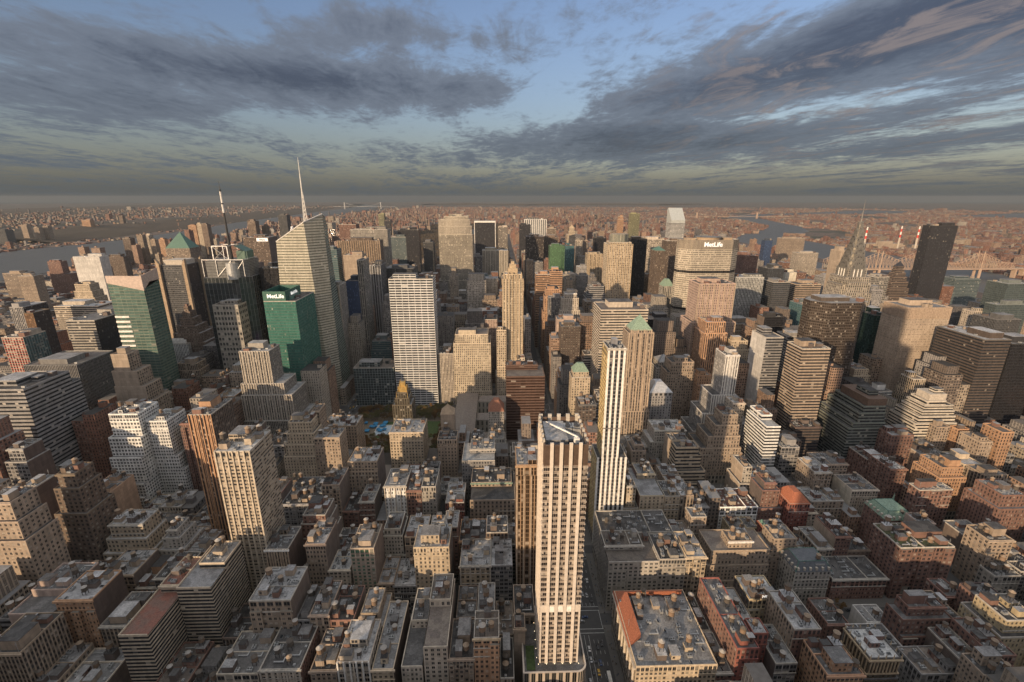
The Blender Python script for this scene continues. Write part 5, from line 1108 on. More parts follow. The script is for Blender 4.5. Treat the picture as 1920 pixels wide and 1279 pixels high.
b.build('window_piers', PM['white'], r)
b = MB(); b.ring(0, 0, 268, 284, 2.6, 1.3, 8); b.ring(0, 0, 284, 300, 1.2, .7, 8); b.ring(0, 0, 300, 321, .6, .12, 6); b.build('needle_spire', PM['nick'], r)

# ---- tower with sloping wedge roof
r = parts_root(S, 'white banded tower with a steep sloping wedge roof on the skyline', 602, 1622, 'office tower')
FOOT.append((575, 630, 1595, 1650, 250))
b = MB(); s1 = ((.50, .49, .46), (.50, .49, .46), (.07, .08, .09), [1.01, .46, 3, 4.0, .1, .3]); e = 23.5
q = [(-e, -e), (e, -e), (e, e), (-e, e)]
for i in range(4): b.wallquad(q[i], q[(i+1) % 4], 0, 240, s1)
b.build('wall', FAC, r)
b = MB(); b.face([(-e, -e, 240), (e, -e, 240), (e, -e, 249), (-e, -e, 249)]); b.face([(-e, -e, 249), (e, -e, 249), (e, e-8, 288), (-e, e-8, 288)]); b.face([(-e, e-8, 288), (e, e-8, 288), (e, e, 284), (-e, e, 284)])
for s_ in (-1, 1):
    f = [(s_*e, -e, 240), (s_*e, -e, 249), (s_*e, e-8, 288), (s_*e, e, 284), (s_*e, e, 240)]; b.face(f if s_ < 0 else f[::-1])
b.face([(e, e, 240), (-e, e, 240), (-e, e, 284), (e, e, 284)])
b.build('wedge_roof', simple('pale_aluminium', (.42, .44, .42), .45, .2), r)

# ---- central piered tower
x0, x1, y0, y1, H = HT[0]; cx, cy = (x0+x1)/2, (y0+y1)/2
r = parts_root(S, 'tall pale stone tower with four broad vertical piers at the centre of the picture', cx, cy, 'office tower')
FOOT.append((17, 60, 214, 266, 37))
X0, X1, Y0, Y1 = x0-cx, x1-cx, y0-cy, y1-cy; PZ = 37.0
b = MB(); win = ((.36, .30, .25), (.30, .25, .205), (.018, .018, .020), [.88, .70, 1.25, 3.75, .25, .3])
zt = H-14
bays = []; nb_ = 5; pw = 1.75; edge = .0; bw = (X1-X0-4*pw)/5
for i in range(5): bays.append((X0+i*(bw+pw), X0+i*(bw+pw)+bw))
q = [(X0, Y0), (X1, Y0), (X1, Y1), (X0, Y1)]
for a, c in bays: b.wallquad((a, Y0), (c, Y0), PZ, zt, win, nb=3)
side = ((.48, .42, .35), (.40, .35, .29), (.04, .04, .04), [.62, .55, 2.2, 3.75, .25, .3])
for i in (1, 2, 3): b.wallquad(q[i], q[(i+1) % 4], PZ, zt, side)
b.build('wall', FAC, r)
pier = simple('pale_limestone_pier', (.56, .50, .43), .8, var=.08)
for i in range(4):
    p = bays[i][1]
    g = MB(); g.box(p-.05, p+pw+.05, Y0-.9, Y0, PZ, H+.5, bottom=True); g.build('pier', pier, r)
for p in (Y0+5, Y0+11, Y0+17, Y0+23, Y1-6):
    g = MB(); g.box(X0-.8, X0, p-.8, p+.8, PZ, H-2, bottom=True); g.build('pier', pier, r)
for p in (Y0+6, Y0+14, Y0+22, Y1-6):
    g = MB(); g.box(X1, X1+.8, p-.8, p+.8, PZ, H-2, bottom=True); g.build('pier', pier, r)
# zig-zag side fins catch the low sun
g = MB()
nfl = int((zt-PZ)/3.75)
for k in range(nfl):
    z = PZ+k*3.75; g.box(X0-.35, X0, Y0, Y1, z+2.7, z+3.5, bottom=True); g.box(X1, X1+.35, Y0, Y1, z+2.7, z+3.5, bottom=True)
g.build('side_spandrels', pier, r)
g = MB()
for a, c in bays:
    for k in range(nfl):
        z = PZ+k*3.75; g.box(a, c, Y0-.12, Y0, z+3.15, z+3.45, bottom=True)
g.build('front_spandrels', simple('brown_stone_spandrel', (.42, .36, .30), .8), r)
# lower frame band with pale panels
zb = 78
g = MB(); g.box(X0-.1, X1+.1, Y0-.5, Y0-.13, zb, zb+5.5, bottom=True)
for a, c in ((X0-.1, X0+.9), (X1-.9, X1+.1)): g.box(a, c, Y0-.5, Y0-.13, PZ, zb, bottom=True)
g.build('lower_frame', pier, r)
for a, c in bays[1:4]: g = MB(); g.box(a+.3, c-.3, Y0-.75, Y0-.5, zb+.6, zb+4.6, bottom=True); g.build('white_panel', PM['white'], r)
# louvred top and open crown
g = MB()
for a, c in bays:
    g.box(a, c, Y0, Y0+.8, zt, H-1.2)
    n = 9
    for i in range(n): xx = a+(c-a)*(i+.5)/n; g.box(xx-.09, xx+.09, Y0-.18, Y0, zt+.5, H-1.3, bottom=True)
g.box(X0, X0+.8, Y0+.8, Y1, zt, H-1); g.box(X1-.8, X1, Y0+.8, Y1, zt, H-1); g.box(X0+.8, X1-.8, Y1-.8, Y1, zt, H-1)
g.build('louvred_top', PM['louvre'], r)
g = MB()
for i in range(5):
    xx = X0+1.2+i*(X1-X0-2.4)/4; g.box(xx-1.1, xx+1.1, Y1-.9, Y1+.3, H-5, H+1)
for i in range(6):
    yy = Y0+4+i*(Y1-Y0-6)/5; g.box(X1-.9, X1+.3, yy-.9, yy+.9, H-6, H+.6); g.box(X0-.3, X0+.9, yy-.9, yy+.9, H-6, H+.6)
g.build('crenellated_parapet', PM['coping'], r)
g = MB(); g.face([(X0+.8, Y0+.8, H-6), (X1-.8, Y0+.8, H-6), (X1-.8, Y1-.8, H-6), (X0+.8, Y1-.8, H-6)]); g.build('roof', RM['silver'], r)
g = MB(); g.box(X0+2, X1-10, Y0+8, Y1-3, H-6, H-2.5); g.build('roof_deck', RM['silver'], r)
for i in range(2):
    g = MB(); xx = X1-8+i*5; yy = Y1-9; g.box(xx-2.3, xx+2.3, yy-3, yy+3, H-6, H-2.2); g.ring(xx, yy-1.2, H-2.2, H-1.6, 1.6, 1.6, 14, m=1); g.ring(xx, yy+1.4, H-2.2, H-1.6, 1.1, 1.1, 14, m=1); g.build('cooling_tower', [PM['ac'], PM['fan']], r)
g = MB(); g.box(X0+3, X0+8, Y0+2, Y0+6.5, H-6, H-3.2); g.box(X1-9, X1-3, Y0+2, Y0+6, H-6, H-3); g.box(X1-10, X1-2, Y0+9, Y0+11, H-6, H-3.6); g.build('roof_machine', PM['darkc'], r)
g = MB(); g.bar((X0+6, Y1-8, H-1.6), (X1-5, Y0+6, H+.4), .55); g.bar((X0+4, Y1-5, H-1.8), (X0+6, Y1-8, H-1.6), .3); g.box(X1-7.2, X1-4.2, Y0+4.8, Y0+6.8, H-3, H-.1, bottom=True); g.bar((X1-6, Y0+6, H-6), (X1-6, Y0+6, H-1), .4); g.build('window_cleaning_crane', PM['white'], r)
# podium with a rounded right corner
PX0, PX1, PY0, PY1 = 18-cx, 58.5-cx, 215-cy, 266-cy; rr = 6
pts = [(PX0, PY0), (PX1-rr, PY0)]+[(PX1-rr+rr*math.sin(a*math.pi/12), PY0+rr-rr*math.cos(a*math.pi/12)) for a in range(1, 7)]+[(PX1, PY1), (PX0, PY1)]
g = MB(); pst = ((.42, .36, .29), (.20, .17, .14), (.04, .045, .045), [.6, .85, 4.4, 9, .1, .3])
for i in range(len(pts)): g.wallquad(pts[i], pts[(i+1) % len(pts)], 0, PZ-.02, pst)
g.build('podium', FAC, r)
g = MB(); g.face([(*p, PZ-1.5) for p in pts]); g.build('podium_roof', RM['grey'], r)
g = MB(); k = .955
for i in range(len(pts)):
    a, c = pts[i], pts[(i+1) % len(pts)]; A_, C_ = (a[0]*k, a[1]*k), (c[0]*k, c[1]*k); g.face([(*a, PZ), (*c, PZ), (*C_, PZ), (*A_, PZ)]); g.face([(*C_, PZ), (*C_, PZ-1.5), (*A_, PZ-1.5), (*A_, PZ)])
g.build('podium_parapet', pier, r)
g = MB(); g.box(PX0+2.5, PX0+8, PY0+3, PY0+20, PZ-1.45, PZ-1.1); g.build('terrace_lawn', PM['grass'], r)
lm = MB(); lm.ring(0, 0, 0, .4, .14, .14, 8); lme = lm.mesh('terrace_lamp'); lme.materials.append(PM['lamp'])
for i in range(6): put('terrace_lamp', lme, r, (X0-.6+i*(X1-X0+1.2)/5, Y0-1.5, PZ+.3))
for i in range(5): put('terrace_lamp', lme, r, (X0-1.4, Y0+3+i*6.5, PZ+.3))

r = parts_root('church_building', 'stone church with square tower, brown pyramid roof and thin green steeple', 385, 372, 'church')
FOOT.append((378, 412, 352, 392, 20))
b = MB(); cs = style('P:blankt'); bx(b, -6, 24, -16, -2, 0, 11, cs); bx(b, -6, 3, -2, 8, 0, 26, (cs[0], cs[1], cs[2], [.4, .4, 3, 8, 0, 0])); b.build('wall', FAC, r)
b = MB(); b.face([(-6.5, -16.5, 11), (24.5, -16.5, 11), (24.5, -9, 18), (-6.5, -9, 18)]); b.face([(24.5, -1.5, 11), (-6.5, -1.5, 11), (-6.5, -9, 18), (24.5, -9, 18)]); b.face([(-6.5, -16.5, 11), (-6.5, -9, 18), (-6.5, -1.5, 11)]); b.face([(24.5, -16.5, 11), (24.5, -1.5, 11), (24.5, -9, 18)]); b.build('nave_roof', simple('brown_slates', (.12, .06, .05), .8), r)
b = MB(); b.ring(-1.5, 3, 26, 36, 6.6, 2.0, 4, ph=math.pi/4); b.build('tower_roof', PM['tan'], r)
b = MB(); b.ring(-1.5, 3, 36, 50, 1.7, .1, 8); b.build('steeple', PM['copperl'], r)
# ---- public library and the park
r = parts_root('library_building', 'broad stone library with long grey pitched roofs round a courtyard', -10, 610, 'library')
FOOT.append((-64, 52, 536, 688, 25))
b = MB(); ls = ((.40, .37, .31), (.34, .31, .26), (.05, .05, .05), [.35, .6, 6, 9, 0, .1])
def hallroof(b, x0, x1, y0, y1, z, h, along='y'):
    if along == 'y':
        c = (x0+x1)/2; i = (x1-x0)/2*.8
        b.face([(x0, y0, z), (x0, y1, z), (c, y1-i, z+h), (c, y0+i, z+h)][::-1]); b.face([(x1, y0, z), (x1, y1, z), (c, y1-i, z+h), (c, y0+i, z+h)]); b.face([(x0, y0, z), (x1, y0, z), (c, y0+i, z+h)]); b.face([(x1, y1, z), (x0, y1, z), (c, y1-i, z+h)])
    else:
        c = (y0+y1)/2; i = (y1-y0)/2*.8
        b.face([(x0, y0, z), (x1, y0, z), (x1-i, c, z+h), (x0+i, c, z+h)]); b.face([(x1, y1, z), (x0, y1, z), (x0+i, c, z+h), (x1-i, c, z+h)]); b.face([(x0, y1, z), (x0, y0, z), (x0+i, c, z+h)]); b.face([(x1, y0, z), (x1, y1, z), (x1-i, c, z+h)])
rb = MB()
for (X0_, X1_, Y0_, Y1_, z, h, al) in ((-50, -20, -56, 74, 25, 7, 'y'), (-20, 58, -70, -48, 21, 5, 'x'), (-20, 58, 52, 74, 21, 5, 'x'), (36, 60, -48, 52, 21, 5, 'y'), (-20, 36, -8, 14, 20, 5, 'x'), (-50, -20, -70, -57, 19, 1, 'x')):
    bx(b, X0_, X1_, Y0_, Y1_, 0, z, ls); hallroof(rb, X0_-.6, X1_+.6, Y0_-.6, Y1_+.6, z+.4, h, al)
b.build('wall', FAC, r); rb.build('roof', simple('grey_brown_roofing', (.19, .165, .145), .8), r)
poly('park_lawn', [(-170, 590), (-85, 590), (-85, 640), (-170, 640)], .165, PM['grass'])
b = MB(); b.box(-212, -68, 536, 676, .152, .158); tag(b.build('park_path', simple('gravel_path', (.16, .135, .10), .95)), kind='structure')
r = parts_root('skating_rink', 'pale oval skating rink in the park', -150, 612, 'skating rink'); b = MB(); b.box(-24, 30, -14, 14, .17, .5); b.build('ice', PM['rink'], r)
b = MB(); b.box(-25, -24, -15, 15, .17, 1.5); b.box(30, 31, -15, 15, .17, 1.5); b.box(-24, 30, -15, -14, .17, 1.5); b.box(-24, 30, 14, 15, .17, 1.5); b.build('barrier', PM['white'], r)
rsx = random.Random(4)
for i in range(20):
    x, y = -208+rsx.uniform(0, 46), 606+rsx.uniform(0, 34)
    b = MB(); s_ = rsx.uniform(2, 3.2); b.box(-s_, s_, -s_, s_, 1.6, 2.7); 
    b.face([(-s_-.2, -s_-.2, 2.7), (s_+.2, -s_-.2, 2.7), (0, 0, 4.6)]); b.face([(s_+.2, -s_-.2, 2.7), (s_+.2, s_+.2, 2.7), (0, 0, 4.6)]); b.face([(s_+.2, s_+.2, 2.7), (-s_-.2, s_+.2, 2.7), (0, 0, 4.6)]); b.face([(-s_-.2, s_+.2, 2.7), (-s_-.2, -s_-.2, 2.7), (0, 0, 4.6)])
    for sx in (-1, 1):
        for sy in (-1, 1): b.box(sx*s_-.08, sx*s_+.08, sy*s_-.08, sy*s_+.08, 0, 1.6)
    o = b.build('market_tent', PM['tentb']); o.location = (x, y, .16); tag(o, 'blue market tent in the park among the other tents beside the skating rink', 'market tent', 'blue tents in the park')

# ---- trees
def tree_meshes(seed, n=1500, R_=5.5, H=13):
    rs = np.random.RandomState(seed); cl = []
    for i in range(15):
        a = rs.uniform(0, 2*math.pi); rr_ = R_*math.sqrt(rs.uniform(0, .8)); z = H*.42+rs.uniform(0, H*.52)*(1-.45*rr_/R_); cl.append((rr_*math.cos(a), rr_*math.sin(a), z, rs.uniform(1.1, 2.3)))
    b = MB()
    for i in range(n):
        c = cl[rs.randint(15)]; d = rs.normal(size=3); d /= np.linalg.norm(d); d *= c[3]*rs.uniform(.55, 1.05)
        p = np.array(c[:3])+d*[1, 1, .75]; u = rs.normal(size=3); u /= np.linalg.norm(u); v = np.cross(u, rs.normal(size=3)); v /= np.linalg.norm(v); s_ = rs.uniform(.25, .5)
        b.face([p-u*s_, p+v*s_*.8, p+u*s_, p-v*s_*.8])
    t = MB(); t.ring(0, 0, 0, H*.45, .32, .22, 7, cap=False)
    for c in cl[:9]: t.bar((0, 0, H*.35), c[:3], .09)
    return b.mesh('crown'), t.mesh('trunk')
def leafmat(name, c1, c2):
    m, t, b = mat(name); oi = t.new('ShaderNodeObjectInfo'); geo = t.new('ShaderNodeNewGeometry')
    n = t.noise(geo.outputs['Position'], .5, 3, .6).outputs[0]
    c = t.mix(t.ramp(t.m('ADD', t.m('MULTIPLY', n, .6), t.m('MULTIPLY', oi.outputs['Random'], .4)), .3, .7), (*c1, 1), (*c2, 1)); t.put(b.inputs['Base Color'], c); b.inputs['Roughness'].default_value = .8
    return m
LM = [leafmat('leaves_olive', (.07, .075, .025), (.16, .13, .045)), leafmat('leaves_russet', (.09, .055, .02), (.20, .11, .035)), leafmat('leaves_yellow', (.30, .20, .03), (.45, .32, .05))]
bark = simple('bark', (.10, .08, .06), .95)
TM = []
for i in range(4):
    c, t = tree_meshes(20+i); t.materials.append(bark)
    v = []
    for k in range(3): cc = c.copy(); cc.materials.append(LM[k]); v.append(cc)
    TM.append((v, t))
def tree(x, y, k, label, group, s_=1.0):
    v, t = TM[rsx.randrange(4)]; o = thing('plane_tree' if k < 2 else 'yellow_tree', label, 'tree', (x, y, .15), group, rsx.uniform(0, 6)); o.scale = (s_, s_, s_*rsx.uniform(.9, 1.1)); put('crown', v[k], o); put('trunk', t, o)
for row, (ya, yb) in enumerate(((541, 584), (646, 676))):
    y = ya
    while y <= yb:
        x = -208
        while x < -72:
            if rsx.random() < .9: tree(x+rsx.uniform(-2, 2), y+rsx.uniform(-2, 2), 0 if rsx.random() < .62 else 1, ('leafy park tree in the rows between the skating rink and the tall white tower' if row else 'leafy park tree in the rows just behind the black gilded tower'), 'park trees north rows' if row else 'park trees south rows', rsx.uniform(.85, 1.15))
            x += 9.5
        y += 10
for i in range(4): tree(-79+rsx.uniform(-2, 2), 588+i*13, 1, 'russet tree in the line between the park lawn and the library', 'trees beside the library')
for (x, y, k, lb, s_) in ((262, 288, 2, 'bright yellow tree in the side street below the row of small stone buildings', 1.15), (281, 291, 1, 'russet tree beside the bright yellow one, nearer the brown apartment block', .8), (238, 286, 1, 'brown leaved tree in front of the slate mansard building', .8), (254, 236, 1, 'russet tree behind the golden pilastered tower', .7), (316, 250, 1, 'russet tree at the foot of the stepped brown apartment building', .7), (366, 290, 1, 'russet tree in the street left of the low dark roofed stone building', .8), (346, 384, 2, 'yellow street tree below the cream apartment block', .7), (352, 287, 1, 'brown tree below the big plain brick block', .7)):
    tree(x, y, k, lb, None, s_)
# ---------------------------------------------------------------- bridge and chimneys across the east river
def truss_bridge():
    """cantilever truss: towers at x = 1566, 1726, 1992, deck 40 m up"""
    r = parts_root('truss_bridge', 'long pale cantilever truss bridge with four towers across the river behind the black tower', 1760, 1905)
    tw = [1370, 1566, 1726, 1992, 2180]; X = lambda x: x-1760
    def top(x):
        z = 62
        for t, h in ((1566, 106), (1726, 106), (1992, 103), (1370, 90)):
            z = max(z, h-abs(x-t)**1.0*.42*(1 if abs(x-t) < 110 else 1.2))
        return z
    b = MB()
    for yy in (-11, 11):
        x = 1340
        while x < 2130:
            x2 = x+15
            b.bar((X(x), yy, top(x)), (X(x2), yy, top(x2)), 1.0); b.bar((X(x), yy, 42), (X(x2), yy, 42), 1.0); b.bar((X(x), yy, 42), (X(x), yy, top(x)), .7); b.bar((X(x), yy, 42), (X(x2), yy, top(x2)), .55); b.bar((X(x2), yy, 42), (X(x), yy, top(x)), .55)
            x = x2
    b.build('truss', PM['bridge'], r)
    b = MB(); b.box(X(1200), X(2700), -12, 12, 36, 40, bottom=True); b.build('deck', PM['bridge'], r)
    for t in tw[1:4]:
        b = MB()
        for yy in (-12, 12): b.box(X(t)-4, X(t)+4, yy-2.5, yy+2.5, 0, 36); b.bar((X(t), yy, 40), (X(t), yy, top(t)+4), 1.8); b.ring(X(t), yy, top(t)+2, top(t)+12, 1.4, .2, 6)
        b.build('bridge_tower', PM['bridge'], r)
    b = MB(); x = 2150
    while x < 2700: b.box(X(x)-3, X(x)+3, -9, 9, 0, 36); x += 34
    b.build('approach_piers', PM['bridge'], r)
truss_bridge()
def chimney(x, y, h, k):
    r = parts_root('chimney_stack', 'red and white banded chimney, %s of the four beyond the truss bridge' % k, x, y, 'chimney')
    b = MB(); n = 6; zz = [0, h*.52, h*.64, h*.76, h*.88, h]; 
    for i in range(5):
        f0, f1 = zz[i]/h, zz[i+1]/h; b.ring(0, 0, zz[i], zz[i+1], 6.5-3*f0, 6.5-3*f1, 14, m=(0, 1, 2, 1, 2)[i] if i else 0)
    b.build('stack', [PM['stone'], PM['redmark'], PM['white']], r)
for i, (x, y, k) in enumerate(((2260, 2900, 'leftmost'), (2560, 3000, 'second from left'), (2640, 2960, 'third from left'), (2790, 2920, 'rightmost'))): chimney(x, y, 148, k)
r = parts_root('power_station', 'low tan power station at the foot of the banded chimneys', 2600, 3040)
b = MB(); bx(b, -260, 0, -30, 30, 0, 38, style('P:blankt')); bx(b, 0, 200, -25, 25, 0, 28, style('P:blankt')); bx(b, -180, -90, -55, -30, 0, 55, style('P:blankt')); b.build('wall', FAC, r)
# distant arch/suspension bridges upriver
r = parts_root('suspension_bridge', 'faint suspension bridge far up the east river', 3600, 7600); b = MB()
for x in (-480, 480): b.box(x-9, x+9, -12, 12, 0, 95)
for s_ in range(24):
    x = -480+40*s_; f = lambda q: 30+65*(q/480)**2; b.bar((x, 0, f(x)), (x+40, 0, f(x+40)), 2)
b.box(-1000, 1000, -10, 10, 26, 31, bottom=True); b.build('span', PM['bridge'], r)
r = parts_root('suspension_bridge', 'faint tall suspension bridge far up the wide western river', -3880, 14300); b = MB()
for x in (-560, 480): b.box(x-14, x+14, -16, 16, 0, 184)
for s_ in range(26):
    x = -560+40*s_; f = lambda q: 70+110*((q+40)/520)**2; b.bar((x, 0, f(x)), (x+40, 0, f(x+40)), 3)
b.box(-900, 900, -15, 15, 62, 68, bottom=True); b.build('span', PM['ac'], r)
# steam plume on the crystal tower, billboard in the square
b = MB()
for i in range(26):
    a = rsx.uniform(0, 6.28); rr_ = rsx.uniform(0, 2.2); zz_ = rsx.uniform(0, 11); b.ring(rr_*math.cos(a)+zz_*.18, rr_*math.sin(a), zz_, zz_+2.2, 1.2, .9, 7); b.ring(rr_*math.cos(a)+zz_*.18, rr_*math.sin(a), zz_+2.2, zz_+3.2, .9, 0, 7)
o = b.build('steam', PM['steam']); o.location = (-312, 742, 266); tag(o, 'small white steam plume rising from the crystal tower roof', 'steam', kind='stuff')
r = parts_root('billboard', 'glowing purple billboard in the street between the mast tower and the emerald tower', -333, 700); b = MB(); b.box(-4, 4, -.4, .4, 84, 104, bottom=True); b.build('screen', PM['lit'], r); b = MB(); b.box(-4.5, 4.5, .4, 7, 0, 105); b.build('frame', PM['steel'], r)
FOOT.append((-340, -326, 695, 710, 80))

# ---------------------------------------------------------------- infill blocks
FOOT.append((-214, -60, 532, 680, 0)); FOOT.append((-220, -64, 560, 690, 0))
hx = [(f[0]-.4, f[1]+.4, f[2]-.4, f[3]+.4) for f in FOOT]
rs = random.Random(77)
cand = []
def zone_h(x, y):
    if x < -1200: return (10, 32)
    if x < -777: return (12, 45) if y < 2000 else (30, 90)
    if -430 < x < -250 and 350 < y < 440: return (14, 28)
    if y < 300: return (28, 48) if x > -300 else (35, 70)
    if x > 700: return (20, 60) if y < 900 else (35, 110)
    if 440 < y < 530 and -235 < x < -60: return (16, 30)
    if y < 530:
        if x > 250: return (18, 58)
        if x > 80: return (32, 62)
        if x > -330: return (34, 62)
        return (48, 115)
    if y < 700: return ((38, 84) if x < 250 else (44, 112)) if x > 80 else ((20, 50) if x > -260 else (45, 100))
    if y < 1000: return (60, 132) if -330 < x < 640 else (34, 95)
    if y > 1250 and -330 < x < 80 and y < 2050: return (40, 105)
    if y < 2050: return (55, 150) if -520 < x < 720 else (28, 105)
    return (20, 60)
TINT = ['P:tan', 'P:buff4', 'P:tan3', 'P:brick', 'P:lime', 'P:grey2', 'P:brickp', 'P:cream', 'V:tan2', 'G:grey2', 'P:brown3', 'R:grey', 'P:orangeb', 'P:tan6']
MODT = ['R:grey', 'G:brown', 'V:lime', 'C:blackb', 'V:dgrey', 'R:tan', 'P:tan', 'C:dg', 'V:grey', 'G:lime', 'P:buff', 'R:lime']
def proj(x, y, z):
    dx_, dy_, dz_ = x-CAMLOC[0], y-CAMLOC[1], z-CAMLOC[2]
    sy, cy_ = math.sin(YAW), math.cos(YAW); fx = dx_*sy+dy_*cy_; rx = dx_*cy_-dy_*sy
    cp, sp = math.cos(PITCH), math.sin(PITCH); zf = fx*cp-dz_*sp; up = fx*sp+dz_*cp
    if zf < 10: return None
    return 960+886*rx/zf, 639.5-886*up/zf, zf
for (x0, x1, y0, y1) in BLK:
    if y1 > 2050 and -770 < x0 < 60: continue
    if x0 > 1150: continue
    if y0 < 120: continue
    ym = (y0+y1)/2
    for ya, yb in ((y0, ym-1.5), (ym+1.5, y1)):
        occ = sorted((max(f[0], x0), min(f[1], x1)) for f in hx if f[0] < x1 and f[1] > x0 and f[2] < yb-2 and f[3] > ya+2 and min(f[3], yb)-max(f[2], ya) > 4)
        free = []; c = x0
        for a, e in occ:
            if a-c > 7: free.append((c, a))
            c = max(c, e)
        if x1-c > 7: free.append((c, x1))
        for a, e in free:
            x = a
            while e-x > 6:
                wd = rs.uniform(11, 26) if y0 < 560 else rs.uniform(16, 42)
                if e-x-wd < 8: wd = e-x
                lo, hi = zone_h(x, ya)
                h = lo+(hi-lo)*rs.random()**1.45
                if wd < 10: h = min(h, 30)
                cand.append((x+.05, x+wd-.05, ya, yb, h)); x += wd
# low town houses north of the dense grid
for j in range(26):
    y0 = 2070+j*80.0
    for (xa, xb) in ((-1850, -1620), (-1580, -1345), (-1305, -1070), (-1030, -800), (95, 225), (250, 375), (420, 540), (562, 695), (723, 910), (940, 1140), (1170, 1400)):
        for ya in (y0+4, y0+36):
            x = xa
            while x < xb-12:
                wd = rs.uniform(14, 40); tall = rs.random() < (.12 if xa > 0 else .09); h = rs.uniform(60, 120) if tall else rs.uniform(15, 45)
                if y0 > 3400: h *= .75
                cand.append((x, min(x+wd, xb), ya, ya+28, h)); x += wd+.2
def area(c):
    x0, x1, y0, y1, h = c
    a = proj(x0, y0, h); b_ = proj(x1, y0, h); d = proj(x0, y1, h); e = proj((x0+x1)/2, y0, max(0, h-30))
    if not a or not b_ or not d or not e: return 0
    if b_[0] < 0 or a[0] > 1920 or d[1] > 1275 : return 0
    return (b_[0]-a[0])*((e[1]-a[1])+(a[1]-d[1]))
cand.sort(key=area, reverse=True)
NIND = 150
CNAME = {'P:tan': 'tan', 'P:buff4': 'buff', 'P:tan3': 'light brown', 'P:brick': 'red brown', 'P:lime': 'pale stone', 'P:grey2': 'grey', 'P:brickp': 'brown', 'P:cream': 'cream', 'V:tan2': 'piered tan', 'G:grey2': 'gridded grey', 'P:brown3': 'dark brown', 'R:grey': 'banded grey', 'P:orangeb': 'orange tan', 'P:tan6': 'dull tan',
         'G:brown': 'gridded brown', 'V:lime': 'piered stone', 'C:blackb': 'dark glass', 'V:dgrey': 'piered charcoal', 'R:tan': 'banded tan', 'C:dg': 'black glass', 'V:grey': 'piered grey', 'G:lime': 'gridded pale', 'P:buff': 'buff', 'R:lime': 'banded pale'}
seen = set()
def short(l):
    for k in (' with ', ' beside ', ' right of ', ' left of ', ' behind ', ' in front ', ' at the ', ' before ', ', ', ' below ', ' near ', ' under ', ' catching ', ' facing ', ' standing ', ' rising '):
        i = l.find(k)
        if i > 12: l = l[:i]
    return ' '.join(l.split()[:5])
LMK = [((T[0][0]+T[0][1])/2, T[-1][2], lb) for k, lb, T, sty, op in HERO]
ORD = ['', 'second ', 'third ', 'fourth ', 'fifth ', 'sixth ', 'seventh ', 'eighth ', 'ninth ']
count = {}
for n_, c in enumerate(cand[:NIND]):
    x0, x1, y0, y1, h = c
    sty = rs.choice(TINT if (y0 < 700 or rs.random() < .4) else MODT)
    T = [c]
    if h > 46 and rs.random() < .65 and x1-x0 > 14:
        i = rs.uniform(1.5, 3.5); T = [(x0+i, x1-i, y0+i, y1-i, h), (x0, x1, y0, y1, h*rs.uniform(.6, .85))]
        if x1-x0 > 20: T = [(x0+2*i, x1-2*i, y0+2*i, y1-i*1.5, h*1.12)] + T
    op = {}
    if rs.random() < .4: op['R'] = rs.choice(['P:blankd2', 'P:blankb2', 'P:blankbr'])
    if rs.random() < .4: op['L'] = rs.choice(['P:blankd2', 'P:blankb2', 'P:blankt'])
    if rs.random() < .25: op['pent'] = 1
    rk = rs.choice(['tar', 'grey', 'silver', 'tan', 'silver', 'tar']); op['roof'] = rk
    cx, cy = (x0+x1)/2, y0
    m_ = min(LMK, key=lambda q: math.hypot(q[0]-cx, (q[1]-cy)*1.1)); dx_, dy_ = cx-m_[0], cy-m_[1]
    rel = ('right of' if dx_ > 0 else 'left of') if abs(dx_) > abs(dy_) else ('behind' if dy_ > 0 else 'in front of')
    hw = 'low' if h < 32 else ('mid height' if h < 60 else 'tall')
    base = '%s %s block with %s roof %s the %s' % (hw, CNAME[sty], {'tar': 'black', 'grey': 'grey', 'silver': 'silver', 'tan': 'gravel'}[rk], rel, short(m_[2]))
    k_ = count.get(base, 0); count[base] = k_+1
    lb = ' '.join(((ORD[k_] if k_ < 9 else 'another ')+base).split()[:16])
    nm = 'loft_building' if y0 < 560 and x0 < 180 else ('apartment_building' if x0 > 180 and y0 < 600 else 'office_building')
    building(nm, lb, T, sty, op, group='infill %s between the named towers' % {'loft_building': 'lofts', 'apartment_building': 'apartment blocks', 'office_building': 'office blocks'}[nm], near=2 if y0 < 620 else 1)

# ---------------------------------------------------------------- the rest of the city as one mass
V = []; Fc = []; UVs = []; AW = []; AS = []; AG = []; AP = []
nrs = np.random.RandomState(5)
def mass(x0, x1, y0, y1, h, wall, pr, roofc, zb=-3.0):
    i = len(V)
    V.extend([(x0, y0, zb), (x1, y0, zb), (x1, y1, zb), (x0, y1, zb), (x0, y0, h), (x1, y0, h), (x1, y1, h), (x0, y1, h)])
    Fc.extend([(i, i+1, i+5, i+4), (i+1, i+2, i+6, i+5), (i+2, i+3, i+7, i+6), (i+3, i, i+4, i+7), (i+4, i+5, i+6, i+7)])
    nx = max(1, round((x1-x0)/3.2)); ny = max(1, round((y1-y0)/3.2)); nz = max(1, round(h/3.7)); o = nrs.randint(0, 300)
    for n in (nx, ny, nx, ny): UVs.extend([(o, o), (o+n, o), (o+n, o+nz), (o, o+nz)])
    UVs.extend([(0, 0)]*4)
    sp = tuple(q*.85 for q in wall)
    for _ in range(4): AW.append((*wall, 1)); AS.append((*sp, 1)); AG.append((.035, .037, .04, 1)); AP.append(pr)
    AW.append((*roofc, 1)); AS.append((*roofc, 1)); AG.append((.1, .1, .1, 1)); AP.append((0, 0, 0, 0))
WC = [(.33, .25, .18), (.30, .20, .14), (.26, .14, .10), (.24, .12, .08), (.40, .33, .25), (.28, .26, .24), (.20, .16, .13), (.36, .24, .17), (.16, .15, .15), (.45, .40, .33)]
